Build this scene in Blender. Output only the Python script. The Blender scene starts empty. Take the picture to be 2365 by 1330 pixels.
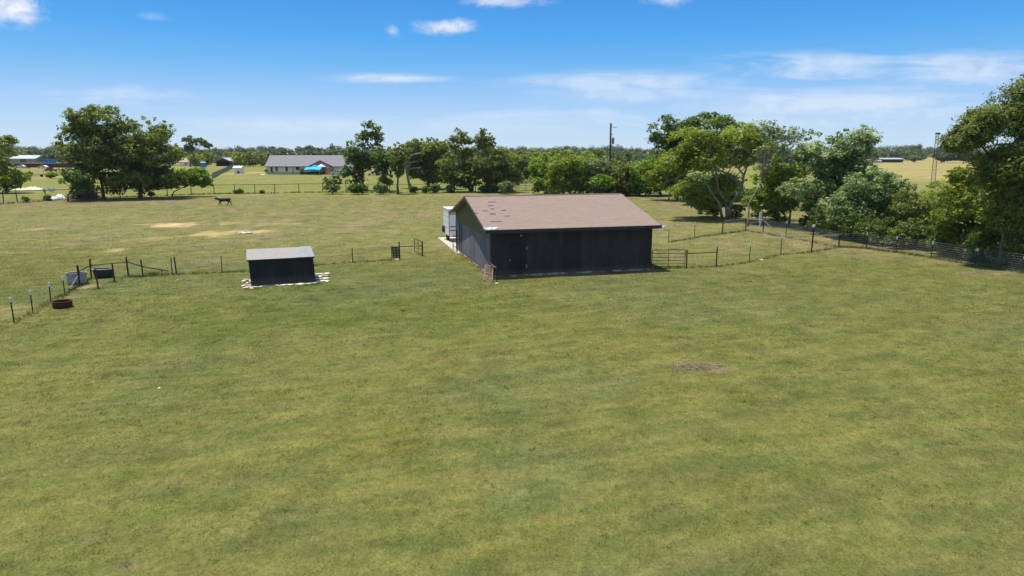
import bpy, bmesh, math, random
import numpy as np
from mathutils import Vector, Matrix

R = math.radians
scene = bpy.context.scene
COL = scene.collection
RNG = np.random.default_rng(11)
random.seed(5)

# ------------------------------------------------------------------ survey of the place
# the drone's position and lens; used only to turn measurements of the photograph into metres on the ground
F = 2365 * 24 / 36.0
PITCH = math.atan((665 - 350.0) / F)
HC = 8.0
cP, sP = math.cos(PITCH), math.sin(PITCH)

def ray(u, v):
    a = (u - 1182.5) / F; b = -(v - 665) / F
    return (a, cP + b * sP, -sP + b * cP)

def gp(u, v, z=0.0):
    d = ray(u, v); t = (z - HC) / d[2]
    return Vector((d[0] * t, d[1] * t, z))

def at(u, v, Y):
    d = ray(u, v); t = Y / d[1]
    return Vector((d[0] * t, Y, HC + d[2] * t))

# ------------------------------------------------------------------ noise helpers (numpy)
def _hash(ix, iy, seed):
    h = (ix.astype(np.int64) * 374761393 + iy.astype(np.int64) * 668265263 + seed * 1442695041) & 0xffffffff
    h = ((h ^ (h >> 13)) * 1274126177) & 0xffffffff
    return ((h ^ (h >> 16)) & 0xffff) / 65535.0

def vnoise(x, y, seed=0):
    x = np.asarray(x, float); y = np.asarray(y, float)
    ix = np.floor(x); iy = np.floor(y); fx = x - ix; fy = y - iy
    fx = fx * fx * (3 - 2 * fx); fy = fy * fy * (3 - 2 * fy)
    a = _hash(ix, iy, seed); b = _hash(ix + 1, iy, seed)
    c = _hash(ix, iy + 1, seed); d = _hash(ix + 1, iy + 1, seed)
    return (a * (1 - fx) + b * fx) * (1 - fy) + (c * (1 - fx) + d * fx) * fy

def fbm(x, y, seed=0, oct=4):
    s = 0; a = .5; t = 0
    for o in range(oct):
        s = s + a * vnoise(x * 2 ** o, y * 2 ** o, seed + o * 17); t += a; a *= .5
    return s / t

def sstep(a, b, x):
    t = np.clip((x - a) / (b - a), 0, 1); return t * t * (3 - 2 * t)

def gz(x, y):
    """height of the ground"""
    x = np.asarray(x, float); y = np.asarray(y, float)
    n = (fbm(x * .35 + 7, y * .35, 3, 3) - .5) * .09
    n2 = (fbm(x * .05, y * .05 + 9, 5, 2) - .5) * .35 * sstep(60, 130, y)
    return n + n2

def G(u, v):
    p = gp(u, v); p.z = float(gz(p.x, p.y)); return p

# ------------------------------------------------------------------ materials
def nodes_of(name):
    m = bpy.data.materials.new(name); m.use_nodes = True
    nt = m.node_tree
    for n in list(nt.nodes): nt.nodes.remove(n)
    out = nt.nodes.new('ShaderNodeOutputMaterial')
    return m, nt, out

def N(nt, t, **kw):
    n = nt.nodes.new(t)
    for k, v in kw.items(): setattr(n, k, v)
    return n

def mixc(nt, fac, a, b, blend='MIX'):
    n = nt.nodes.new('ShaderNodeMix'); n.data_type = 'RGBA'; n.blend_type = blend
    for s, v in ((n.inputs[0], fac), (n.inputs[6], a), (n.inputs[7], b)):
        if hasattr(v, 'is_output'): nt.links.new(v, s)
        elif isinstance(v, (int, float)): s.default_value = v
        else: s.default_value = (*v[:3], 1)
    return n.outputs[2]

def mathn(nt, op, a, b=None, clamp=False):
    n = nt.nodes.new('ShaderNodeMath'); n.operation = op; n.use_clamp = clamp
    for s, v in zip(n.inputs, (a, b)):
        if v is None: continue
        if hasattr(v, 'is_output'): nt.links.new(v, s)
        else: s.default_value = v
    return n.outputs[0]

def noise(nt, scale, detail=4, rough=.6, vec=None, dist=0):
    n = nt.nodes.new('ShaderNodeTexNoise'); n.inputs['Scale'].default_value = scale
    n.inputs['Detail'].default_value = detail; n.inputs['Roughness'].default_value = rough
    n.inputs['Distortion'].default_value = dist
    if vec is not None: nt.links.new(vec, n.inputs['Vector'])
    return n.outputs['Fac']

def maprange(nt, v, a, b, c=0, d=1):
    n = nt.nodes.new('ShaderNodeMapRange'); nt.links.new(v, n.inputs[0])
    for i, q in enumerate((a, b, c, d)): n.inputs[i + 1].default_value = q
    return n.outputs[0]

def objco(nt, scale=(1, 1, 1)):
    tc = nt.nodes.new('ShaderNodeTexCoord'); mp = nt.nodes.new('ShaderNodeMapping')
    mp.inputs['Scale'].default_value = scale
    nt.links.new(tc.outputs['Object'], mp.inputs['Vector'])
    return mp.outputs['Vector']

def princ(nt, out, col, rough=.85, metal=0, bump=None, bumpd=.02, spec=.3):
    p = nt.nodes.new('ShaderNodeBsdfPrincipled')
    if hasattr(col, 'is_output'): nt.links.new(col, p.inputs['Base Color'])
    else: p.inputs['Base Color'].default_value = (*col[:3], 1)
    p.inputs['Roughness'].default_value = rough; p.inputs['Metallic'].default_value = metal
    p.inputs['Specular IOR Level'].default_value = spec
    if bump is not None:
        b = nt.nodes.new('ShaderNodeBump'); b.inputs['Distance'].default_value = bumpd
        nt.links.new(bump, b.inputs['Height']); nt.links.new(b.outputs[0], p.inputs['Normal'])
    nt.links.new(p.outputs[0], out.inputs['Surface'])
    return p

def mat(name, c, c2=None, scale=6, rough=.85, metal=0, stretch=(1, 1, 1), lo=.35, hi=.65, bumpd=.01):
    m, nt, out = nodes_of(name)
    if c2 is None: c2 = tuple(x * .7 for x in c)
    f = noise(nt, scale, 5, .65, objco(nt, stretch))
    col = mixc(nt, maprange(nt, f, lo, hi), c, c2)
    princ(nt, out, col, rough, metal, f, bumpd)
    return m

def leaf_mat(name, ca, cb, cc, trans=.3):
    """tone attribute runs from the darker to the lighter leaves of the same tree"""
    m, nt, out = nodes_of(name)
    at_ = N(nt, 'ShaderNodeAttribute', attribute_name='tone')
    ramp = N(nt, 'ShaderNodeValToRGB'); r = ramp.color_ramp
    r.elements[0].position = 0; r.elements[0].color = (*ca, 1)
    r.elements[1].position = 1; r.elements[1].color = (*cc, 1)
    e = r.elements.new(.5); e.color = (*cb, 1)
    nt.links.new(at_.outputs['Fac'], ramp.inputs[0])
    d = N(nt, 'ShaderNodeBsdfPrincipled'); d.inputs['Roughness'].default_value = .5
    d.inputs['Specular IOR Level'].default_value = .35
    t = N(nt, 'ShaderNodeBsdfTranslucent')
    nt.links.new(ramp.outputs[0], d.inputs['Base Color'])
    nt.links.new(mixc(nt, 1.0, ramp.outputs[0], (1.15, 1.25, .55), 'MULTIPLY'), t.inputs['Color'])
    mx = N(nt, 'ShaderNodeMixShader'); mx.inputs[0].default_value = trans
    nt.links.new(d.outputs[0], mx.inputs[1]); nt.links.new(t.outputs[0], mx.inputs[2])
    nt.links.new(mx.outputs[0], out.inputs['Surface'])
    return m

# ------------------------------------------------------------------ mesh helpers
class MB:
    def __init__(s): s.v = []; s.f = []
    def add(s, vs, fs):
        o = len(s.v); s.v += [tuple(p) for p in vs]; s.f += [tuple(i + o for i in f) for f in fs]; return s
    def box(s, x0, x1, y0, y1, z0, z1, M=None, taper=1.0):
        cx, cy = (x0 + x1) / 2, (y0 + y1) / 2
        vs = []
        for z, k in ((z0, 1), (z1, taper)):
            for x, y in ((x0, y0), (x1, y0), (x1, y1), (x0, y1)):
                vs.append(Vector((cx + (x - cx) * k, cy + (y - cy) * k, z)))
        if M is not None: vs = [M @ p for p in vs]
        return s.add(vs, [(3, 2, 1, 0), (4, 5, 6, 7), (0, 1, 5, 4), (1, 2, 6, 5), (2, 3, 7, 6), (3, 0, 4, 7)])
    def path(s, pts, rad, n=6, caps=True):
        pts = [Vector(p) for p in pts]
        if not hasattr(rad, '__len__'): rad = [rad] * len(pts)
        o = len(s.v)
        for i, p in enumerate(pts):
            d = (pts[min(i + 1, len(pts) - 1)] - pts[max(i - 1, 0)]).normalized()
            a = d.orthogonal().normalized() if i == 0 else (a - d * a.dot(d)).normalized()
            b = d.cross(a)
            for k in range(n):
                t = 2 * math.pi * k / n
                s.v.append(tuple(p + (a * math.cos(t) + b * math.sin(t)) * rad[i]))
        for i in range(len(pts) - 1):
            for k in range(n):
                k2 = (k + 1) % n
                s.f.append((o + i * n + k, o + i * n + k2, o + (i + 1) * n + k2, o + (i + 1) * n + k))
        if caps:
            s.f.append(tuple(o + k for k in reversed(range(n))))
            e = o + (len(pts) - 1) * n
            s.f.append(tuple(e + k for k in range(n)))
        return s
    def lathe(s, prof, n=24, sx=1, sy=1):
        o = len(s.v)
        for r, z in prof:
            for k in range(n):
                t = 2 * math.pi * k / n; s.v.append((r * math.cos(t) * sx, r * math.sin(t) * sy, z))
        for i in range(len(prof) - 1):
            for k in range(n):
                k2 = (k + 1) % n
                s.f.append((o + i * n + k, o + i * n + k2, o + (i + 1) * n + k2, o + (i + 1) * n + k))
        return s
    def prism(s, poly, axis, a, b):
        """poly in the two other axes, extruded from a to b along axis"""
        n = len(poly); vs = []
        for q in (a, b):
            for p in poly:
                vs.append({'x': (q, p[0], p[1]), 'y': (p[0], q, p[1]), 'z': (p[0], p[1], q)}[axis])
        fs = [tuple(range(n)), tuple(reversed(range(n, 2 * n)))]
        for k in range(n):
            k2 = (k + 1) % n; fs.append((k, k + n, k2 + n, k2))
        s.add(vs, fs); return s
    def build(s, name, m, parent=None, smooth=False, fixn=True, shear=None):
        me = bpy.data.meshes.new(name)
        v = s.v
        if shear: v = [(p[0] + shear * p[2], p[1], p[2]) for p in v]
        me.from_pydata(v, [], s.f)
        if fixn:
            bm = bmesh.new(); bm.from_mesh(me)
            bmesh.ops.recalc_face_normals(bm, faces=bm.faces); bm.to_mesh(me); bm.free()
        if smooth:
            me.polygons.foreach_set('use_smooth', [True] * len(me.polygons))
        me.materials.append(m)
        o = bpy.data.objects.new(name, me); COL.objects.link(o)
        if parent is not None: o.parent = parent
        return o

def tag(o, label=None, cat=None, group=None, kind=None):
    for k, v in (('label', label), ('category', cat), ('group', group), ('kind', kind)):
        if v: o[k] = v
    return o

def thing(name, label, cat, loc=(0, 0, 0), rz=0, group=None):
    o = bpy.data.objects.new(name, None); COL.objects.link(o)
    o.empty_display_size = .2
    o.location = loc; o.rotation_euler = (0, 0, rz)
    return tag(o, label, cat, group)

def copy_tree(o, parent=None):
    c = o.copy(); COL.objects.link(c); c.parent = parent
    for ch in list(o.children): copy_tree(ch, c)
    return c

def np_mesh(name, co, faces_n, m, tone=None, parent=None, col=None, smooth=False):
    """co (n*faces_n,3): consecutive polygons of faces_n corners each"""
    nv = len(co); nf = nv // faces_n
    me = bpy.data.meshes.new(name)
    me.vertices.add(nv); me.vertices.foreach_set('co', np.ascontiguousarray(co, np.float32).ravel())
    me.loops.add(nv); me.loops.foreach_set('vertex_index', np.arange(nv, dtype=np.int32))
    me.polygons.add(nf); me.polygons.foreach_set('loop_start', np.arange(0, nv, faces_n, dtype=np.int32))
    me.update(calc_edges=True)
    if tone is not None:
        a = me.attributes.new('tone', 'FLOAT', 'POINT')
        a.data.foreach_set('value', np.repeat(tone, faces_n).astype(np.float32))
    if col is not None:
        a = me.attributes.new('turf', 'FLOAT_COLOR', 'POINT')
        a.data.foreach_set('color', np.ascontiguousarray(col, np.float32).ravel())
    me.materials.append(m)
    o = bpy.data.objects.new(name, me); COL.objects.link(o)
    if parent is not None: o.parent = parent
    return o

# ------------------------------------------------------------------ camera, sun, sky
cam = bpy.data.cameras.new('camera'); cam.lens = 24; cam.sensor_width = 36
cam.clip_start = .1; cam.clip_end = 20000
co = bpy.data.objects.new('camera', cam); COL.objects.link(co)
co.location = (0, 0, HC); co.rotation_euler = (math.pi / 2 - PITCH, 0, 0)
scene.camera = co

SUN_EL, SUN_AZ = R(75), R(-60)          # high summer sun, behind and to the left (azimuth from +Y towards +X)
sd = Vector((math.sin(SUN_AZ) * math.cos(SUN_EL), math.cos(SUN_AZ) * math.cos(SUN_EL), math.sin(SUN_EL)))
sl = bpy.data.lights.new('sun', 'SUN'); sl.energy = 4.9; sl.angle = R(.5); sl.color = (1, .95, .86)
so = bpy.data.objects.new('sun', sl); COL.objects.link(so); so.location = (0, 0, 60)
so.rotation_euler = (-sd).to_track_quat('-Z', 'Y').to_euler()

w = bpy.data.worlds.new('World'); scene.world = w; w.use_nodes = True
nt = w.node_tree
for n in list(nt.nodes): nt.nodes.remove(n)
wo = N(nt, 'ShaderNodeOutputWorld'); bg = N(nt, 'ShaderNodeBackground'); bg.inputs[1].default_value = .1
nt.links.new(bg.outputs[0], wo.inputs[0])
sky = N(nt, 'ShaderNodeTexSky', sky_type='NISHITA'); sky.sun_disc = False
sky.sun_elevation = SUN_EL; sky.sun_rotation = SUN_AZ; sky.air_density = 1.0; sky.dust_density = .3; sky.ozone_density = 2.0
tc = N(nt, 'ShaderNodeTexCoord')
sep = N(nt, 'ShaderNodeSeparateXYZ'); nt.links.new(tc.outputs['Generated'], sep.inputs[0])
ramp = N(nt, 'ShaderNodeValToRGB'); nt.links.new(sep.outputs[2], ramp.inputs[0])
cr = ramp.color_ramp
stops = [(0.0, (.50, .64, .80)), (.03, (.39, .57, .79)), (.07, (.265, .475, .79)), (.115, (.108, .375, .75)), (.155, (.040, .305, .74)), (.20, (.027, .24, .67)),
         (.30, (.14, .30, .60)), (.5, (.27, .37, .55)), (1, (.33, .41, .54))]  # these upper stops, out of view, are brightened to add fill in shadows
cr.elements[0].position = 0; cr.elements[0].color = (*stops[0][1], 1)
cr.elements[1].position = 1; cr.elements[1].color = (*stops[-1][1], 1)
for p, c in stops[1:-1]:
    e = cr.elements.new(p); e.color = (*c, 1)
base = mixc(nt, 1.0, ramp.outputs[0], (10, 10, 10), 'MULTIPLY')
base = mixc(nt, .15, base, sky.outputs[0])
# clouds by direction: x/y and z/y of the viewing direction
cx = mathn(nt, 'DIVIDE', sep.outputs[0], sep.outputs[1]); cz = mathn(nt, 'DIVIDE', sep.outputs[2], sep.outputs[1])
cmb = N(nt, 'ShaderNodeCombineXYZ'); nt.links.new(cx, cmb.inputs[0]); nt.links.new(cz, cmb.inputs[1])
def scaled(sx, sy, off=(0, 0, 0)):
    mp = N(nt, 'ShaderNodeMapping'); mp.inputs['Scale'].default_value = (sx, sy, 1); mp.inputs['Location'].default_value = off
    nt.links.new(cmb.outputs[0], mp.inputs['Vector']); return mp.outputs[0]
puff = noise(nt, 1.0, 9, .7, scaled(24, 46), .5)
wisp = noise(nt, 1.0, 7, .62, scaled(4.0, 30, (3.1, 1.7, 0)), .9)
tot = None
CL = [  # measured place, half size, which texture, how solid
    (30, 14, 105, 62, puff, 1.15, .55), (55, 40, 60, 26, puff, 1.0, .45),
    (1030, 62, 105, 25, puff, 1.0, .75), (908, 70, 26, 20, puff, .6, .8), (1170, 2, 130, 22, puff, .75, .9), (1540, 0, 70, 22, puff, .7, .8),
    (900, 181, 190, 17, wisp, .75, 1.0), (260, 222, 260, 36, wisp, .42, 1.1), (1480, 190, 380, 36, wisp, .55, 1.2), (1900, 158, 330, 48, wisp, .62, 1.2),
    (2250, 160, 320, 60, wisp, .6, 1.1), (1250, 275, 560, 44, wisp, .35, 1.2), (700, 292, 420, 30, wisp, .3, 1.2), (2000, 240, 700, 75, wisp, .55, .8), (1500, 215, 500, 40, wisp, .4, 1.0), (360, 36, 60, 14, wisp, .25, 1.3)]
for (u, v, ru, rv, tex, st, br) in CL:
    d = ray(u, v); x0, z0 = d[0] / d[1], d[2] / d[1]
    mp = N(nt, 'ShaderNodeMapping'); rx, rz = ru / F, rv / F
    mp.inputs['Scale'].default_value = (1 / rx, 1 / rz, 0); mp.inputs['Location'].default_value = (-x0 / rx, -z0 / rz, 0)
    nt.links.new(cmb.outputs[0], mp.inputs['Vector'])
    g = N(nt, 'ShaderNodeTexGradient', gradient_type='SPHERICAL'); nt.links.new(mp.outputs[0], g.inputs[0])
    k = mathn(nt, 'MULTIPLY', mathn(nt, 'SUBTRACT', tex, .5), 4.2 * br)
    k = mathn(nt, 'ADD', mathn(nt, 'MULTIPLY', g.outputs['Fac'], 1.15), k)
    k = mathn(nt, 'SUBTRACT', k, .12, True)
    k = mathn(nt, 'MULTIPLY', k, mathn(nt, 'MULTIPLY', g.outputs['Fac'], 1.6, True), True)
    k = mathn(nt, 'MULTIPLY', k, st)
    tot = k if tot is None else mathn(nt, 'MAXIMUM', tot, k)
under = noise(nt, 1.0, 6, .62, scaled(22, 40, (0, -.35, 0)), .3)
ccol = mixc(nt, maprange(nt, under, .45, .72), (7.8, 7.9, 8.3), (5.2, 5.7, 6.9))
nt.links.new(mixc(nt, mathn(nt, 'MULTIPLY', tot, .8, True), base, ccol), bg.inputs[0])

scene.view_settings.view_transform = 'Standard'; scene.view_settings.look = 'None'
scene.view_settings.gamma = 1; scene.view_settings.exposure = .3
scene.render.engine = 'CYCLES'
try:
    scene.cycles.use_denoising = True
    scene.cycles.max_bounces = 8; scene.cycles.transparent_max_bounces = 8
except Exception: pass

# ------------------------------------------------------------------ ground
def ellipse(x, y, u, v, ru, rv, soft=.5, seed=1, nz=.8, fr=.5):
    """soft-edged broken patch of soil or different grass, centred where the photo shows it"""
    c = gp(u, v); ax = ru / F * c.y
    far = gp(u, v - rv); near = gp(u, v + rv); ay = (far.y - near.y) / 2
    d = np.sqrt(((x - c.x) / ax) ** 2 + ((y - (far.y + near.y) / 2) / ay) ** 2)
    d = d + (fbm(x * fr, y * fr * .6, seed, 4) - .5) * nz * 2
    return 1 - sstep(1 - soft, 1 + soft * .3, d)

GREEN = np.array((.127, .132, .036)); DRY = np.array((.172, .155, .057)); SOIL = np.array((.42, .31, .15))
FARG = np.array((.170, .178, .042)); TAN = np.array((.29, .24, .09)); DUST = np.array((.19, .145, .085))
BLUEG = np.array((.112, .126, .044)); DEEP = np.array((.082, .104, .016)); YELL = np.array((.142, .122, .024))
PATCH = [(410, 519, 62, 5, SOIL, .75), (400, 519, 36, 3.5, SOIL, .9), (505, 540, 65, 9, SOIL, .6), (600, 535, 28, 4, SOIL, .6), (95, 528, 28, 3, SOIL, .5), (255, 579, 26, 6, SOIL, .45),
         (530, 515, 30, 3, SOIL, .4), (640, 517, 40, 4, SOIL, .3), (350, 552, 60, 5, SOIL, .3), (580, 555, 60, 6, DUST, .35), (540, 485, 60, 8, DUST, .3), (985, 463, 18, 3, DUST, .6),
         (700, 720, 240, 60, DEEP, .6), (1000, 730, 200, 45, DEEP, .35), (430, 760, 200, 40, DEEP, .35), (900, 1020, 90, 45, YELL, .6), (800, 1060, 50, 25, YELL, .5), (1060, 945, 60, 20, YELL, .4),
         (1250, 1110, 200, 110, BLUEG, .55), (1200, 900, 240, 60, BLUEG, .5), (1400, 1040, 60, 22, YELL, .3), (1240, 1230, 80, 60, YELL, .5), (760, 1000, 60, 30, YELL, .25), (1110, 1250, 90, 40, YELL, .35),
         (1480, 800, 140, 30, YELL, .4), (1615, 848, 75, 14, DUST, .6), (1590, 795, 50, 8, DUST, .35), (1700, 1150, 160, 70, YELL, .3), (300, 1312, 40, 14, DUST, .45), (1480, 1140, 60, 30, YELL, .35),
         (770, 690, 170, 30, BLUEG, .5), (1075, 605, 35, 12, YELL, .8), (1250, 636, 150, 5, DUST, .8), (1480, 628, 60, 5, DUST, .8), (195, 663, 26, 8, SOIL, .6), (150, 690, 40, 10, TAN, .4),
         (20, 720, 80, 24, TAN, .45), (1700, 520, 80, 8, TAN, .3), (1650, 485, 60, 4, DUST, .5), (1560, 466, 70, 4, DUST, .7), (2180, 605, 60, 8, DUST, .6), (2300, 632, 70, 10, DUST, .6), (1920, 550, 50, 6, TAN, .5),
         (1000, 578, 30, 6, YELL, .5), (220, 1245, 30, 10, DUST, .3), (2230, 760, 260, 60, YELL, .2), (1700, 700, 200, 30, BLUEG, .3), (250, 470, 300, 8, DUST, .5), (1080, 448, 160, 5, DUST, .3),
         (870, 452, 50, 3, DUST, .6), (400, 467, 90, 5, DUST, .5), (590, 399, 26, 2, SOIL, .8), (250, 345 + 65, 400, 4, TAN, .4), (500, 402, 60, 3, SOIL, .5), (60, 437, 40, 4, TAN, .7), (1750, 486, 60, 5, SOIL, .4)]

def ground_col(x, y):
    x = np.asarray(x, float); y = np.asarray(y, float)
    n1 = fbm(x * .12, y * .12, 21, 5); n2 = fbm(x * .9, y * .6, 33, 4); n3 = fbm(x * .04, y * .03, 41, 3)
    c = np.repeat(GREEN[None], len(x), 0)
    def lay(c, col, k): return c + (col - c) * k[:, None]
    c = lay(c, BLUEG, sstep(.45, .7, n1) * .6)
    c = lay(c, YELL, sstep(.52, .75, fbm(x * .2, y * .13, 55, 4)) * .18)
    # back pasture: drier
    edge = y + x * .05 + (n1 - .5) * 14
    past = sstep(47, 58, edge)
    c = lay(c, DRY, past * (.5 + .4 * sstep(.3, .7, n2)))
    c = lay(c, GREEN * 1.15, past * sstep(.45, .7, n1) * .55)
    c = lay(c, DUST * 1.1, past * sstep(.56, .75, fbm(x * .35, y * .12, 77, 4)) * .45)
    far = sstep(122, 136, y + x * -.12 + 0 * x)
    c = lay(c, FARG, far * .85)
    c = lay(c, DRY * 1.1, far * sstep(.45, .7, n3) * .6)
    rt = sstep(70, 95, x - y * .22 + 10) * sstep(90, 130, y)
    c = lay(c, TAN, rt * (.75 + .25 * n2))
    c = lay(c, TAN * .95, sstep(230, 420, y) * .5 * sstep(.35, .6, n3))
    for i, (u, v, ru, rv, col, st) in enumerate(PATCH):
        if col is SOIL: k = ellipse(x, y, u, v, ru, rv, .35, i + 60, 1.15, .9) * st
        else: k = ellipse(x, y, u, v, ru, rv, seed=i + 60) * st * (.6 if col is YELL else 1)
        c = lay(c, col, k)
    # mown streaks lying across the slope
    a_ = x * .94 + y * .34; b_ = -x * .34 + y * .94
    s1 = fbm(a_ * .35, b_ * 1.6, 101, 4) - .5; s2 = fbm(a_ * .9 + 30, b_ * 3.2, 131, 3) - .5
    c = c * (1 + (n2 - .5) * .2 + s1 * .18 + s2 * .5)[:, None] * (1 + s2[:, None] * np.array((.35, .0, .3)) - s1[:, None] * np.array((.0, .0, .35)))
    return np.clip(c, 0, 1)

m_ground, nt, out = nodes_of('turf_soil')
a = N(nt, 'ShaderNodeAttribute', attribute_name='turf')
geo = N(nt, 'ShaderNodeNewGeometry')
mpn = N(nt, 'ShaderNodeMapping'); mpn.inputs['Scale'].default_value = (1, .8, 1); nt.links.new(geo.outputs['Position'], mpn.inputs[0])
f1 = noise(nt, 5.0, 6, .7, mpn.outputs[0]); f2 = noise(nt, .9, 5, .65, mpn.outputs[0])
f0 = noise(nt, 16.0, 4, .7, mpn.outputs[0])
k1 = mathn(nt, 'MULTIPLY', maprange(nt, f1, .3, .7, .76, 1.24), maprange(nt, f0, .3, .7, .72, 1.28)); k2 = maprange(nt, f2, .3, .7, .8, 1.2)
kk = mathn(nt, 'MULTIPLY', k1, k2)
cc = N(nt, 'ShaderNodeCombineColor')
for i in range(3): nt.links.new(kk, cc.inputs[i])
princ(nt, out, mixc(nt, 1.0, a.outputs['Color'], cc.outputs[0], 'MULTIPLY'), .95, 0, f1, .06, .1)

xs = list(np.arange(-60, 60.01, .4)); st = .4
xr = [60.0]
while xr[-1] < 5000: st *= 1.06; xr.append(xr[-1] + st)
xs = np.array([-q for q in xr[1:]][::-1] + xs + xr[1:])
ys = [-400, -200, -100, -50, -25, -10, 0, 5]; yy = 8.0
while yy < 6000: ys.append(yy); yy += max(.2, yy * .0095)
ys = np.array(ys)
X, Y = np.meshgrid(xs, ys); X = X.ravel(); Y = Y.ravel()
Z = gz(X, Y)
nx, ny = len(xs), len(ys)
ii = (np.arange(ny - 1)[:, None] * nx + np.arange(nx - 1)[None]).ravel()
quads = np.stack([ii, ii + 1, ii + nx + 1, ii + nx], 1).astype(np.int32)
me = bpy.data.meshes.new('ground')
me.vertices.add(len(X)); me.vertices.foreach_set('co', np.stack([X, Y, Z], 1).astype(np.float32).ravel())
me.loops.add(quads.size); me.loops.foreach_set('vertex_index', quads.ravel())
me.polygons.add(len(quads)); me.polygons.foreach_set('loop_start', np.arange(0, quads.size, 4, dtype=np.int32))
me.polygons.foreach_set('use_smooth', np.ones(len(quads), bool))
me.update(calc_edges=True)
at_ = me.attributes.new('turf', 'FLOAT_COLOR', 'POINT')
c4 = np.ones((len(X), 4)); c4[:, :3] = ground_col(X, Y)
at_.data.foreach_set('color', c4.astype(np.float32).ravel())
me.materials.append(m_ground)
go = bpy.data.objects.new('ground', me); COL.objects.link(go); tag(go, kind='structure')

# grass blades: short turf near by, coarser clumps in the pasture
m_grass, nt, out = nodes_of('grass_blades')
a = N(nt, 'ShaderNodeAttribute', attribute_name='turf')
d = N(nt, 'ShaderNodeBsdfDiffuse'); t = N(nt, 'ShaderNodeBsdfTranslucent'); nt.links.new(a.outputs['Color'], d.inputs[0]); nt.links.new(a.outputs['Color'], t.inputs[0])
mx = N(nt, 'ShaderNodeMixShader'); mx.inputs[0].default_value = .35
nt.links.new(d.outputs[0], mx.inputs[1]); nt.links.new(t.outputs[0], mx.inputs[2]); nt.links.new(mx.outputs[0], out.inputs['Surface'])

def excl(x, y):
    """keep turf out of the buildings"""
    k = np.ones(len(x), bool)
    for (ox, oy, an, x0, x1, y0, y1) in KEEPOUT:
        ca, sa = math.cos(an), math.sin(an)
        lx = (x - ox) * ca + (y - oy) * sa; ly = -(x - ox) * sa + (y - oy) * ca
        k &= ~((lx > x0) & (lx < x1) & (ly > y0) & (ly < y1))
    return k
BA = R(14.5); BO = gp(1134, 640)
SA = math.atan2(1.3, 3.5); SO = gp(581, 660)
KEEPOUT = [(BO.x, BO.y, BA, -.3, 11.5, -.6, 13.1), (BO.x, BO.y, BA, -.6, 4, 10.3, 22), (SO.x, SO.y, SA, -.1, 3.8, -.1, 2.5)]

def blades(n_tuft, y0, y1, per, hgt, wid, spread, pw, seed, bright=1.0):
    r = np.random.default_rng(seed)
    u = r.random(n_tuft); y = (y0 ** pw + u * (y1 ** pw - y0 ** pw)) ** (1 / pw)
    x = (r.random(n_tuft) * 2 - 1) * (y * .80 + 2)
    # turf grows in denser and thinner drifts
    keep = (fbm(x * .8, y * .8, 91, 3) + r.random(n_tuft) * .9 > .5) & excl(x, y)
    soil = sum(ellipse(x, y, u_, v_, ru, rv, seed=i + 60) * st for i, (u_, v_, ru, rv, c_, st) in enumerate(PATCH) if c_ is SOIL)
    keep &= (soil < .35)
    if y1 < 70: keep &= r.random(n_tuft) < 1 - .95 * sstep(.55 * y1, y1, y)
    else: keep &= r.random(n_tuft) < sstep(y0, y0 * 1.4, y)
    x = x[keep]; y = y[keep]; n = len(x)
    col = ground_col(x, y) * bright * (1 + (r.random((n, 1)) - .5) * .8) * (1 + (r.random((n, 3)) - .5) * np.array([.45, .2, .4]))
    dryb = r.random(n) < .06; col[dryb] = col[dryb] * .4 + np.array((.30, .25, .11)) * .6
    th = .75 + .6 * fbm(x * .5, y * .5, 92, 3) + (r.random(n) - .5) * .4
    x = np.repeat(x, per); y = np.repeat(y, per); col = np.repeat(col, per, 0); th = np.repeat(th, per)
    m = len(x); sc = np.clip(y / 22, .7, 2.6)
    x = x + r.normal(0, spread, m) * sc; y = y + r.normal(0, spread, m) * sc
    h = hgt * th * (.6 + .7 * r.random(m)); wd = wid * sc * (.7 + .6 * r.random(m))
    an = r.random(m) * 2 * np.pi; le = r.normal(.9, .45, m) * h; la = r.normal(.4, 1.1, m)
    z = gz(x, y) - .008
    dx, dy = np.cos(an) * wd, np.sin(an) * wd
    V = np.empty((m, 3, 3))
    V[:, 0] = np.stack([x - dx, y - dy, z], 1); V[:, 1] = np.stack([x + dx, y + dy, z], 1)
    V[:, 2] = np.stack([x + np.cos(la) * le, y + np.sin(la) * le, z + h], 1)
    c4 = np.ones((m, 3, 4)); c4[:, :, :3] = np.clip(col, 0, 1)[:, None]
    return V.reshape(-1, 3), c4.reshape(-1, 4)

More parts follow.
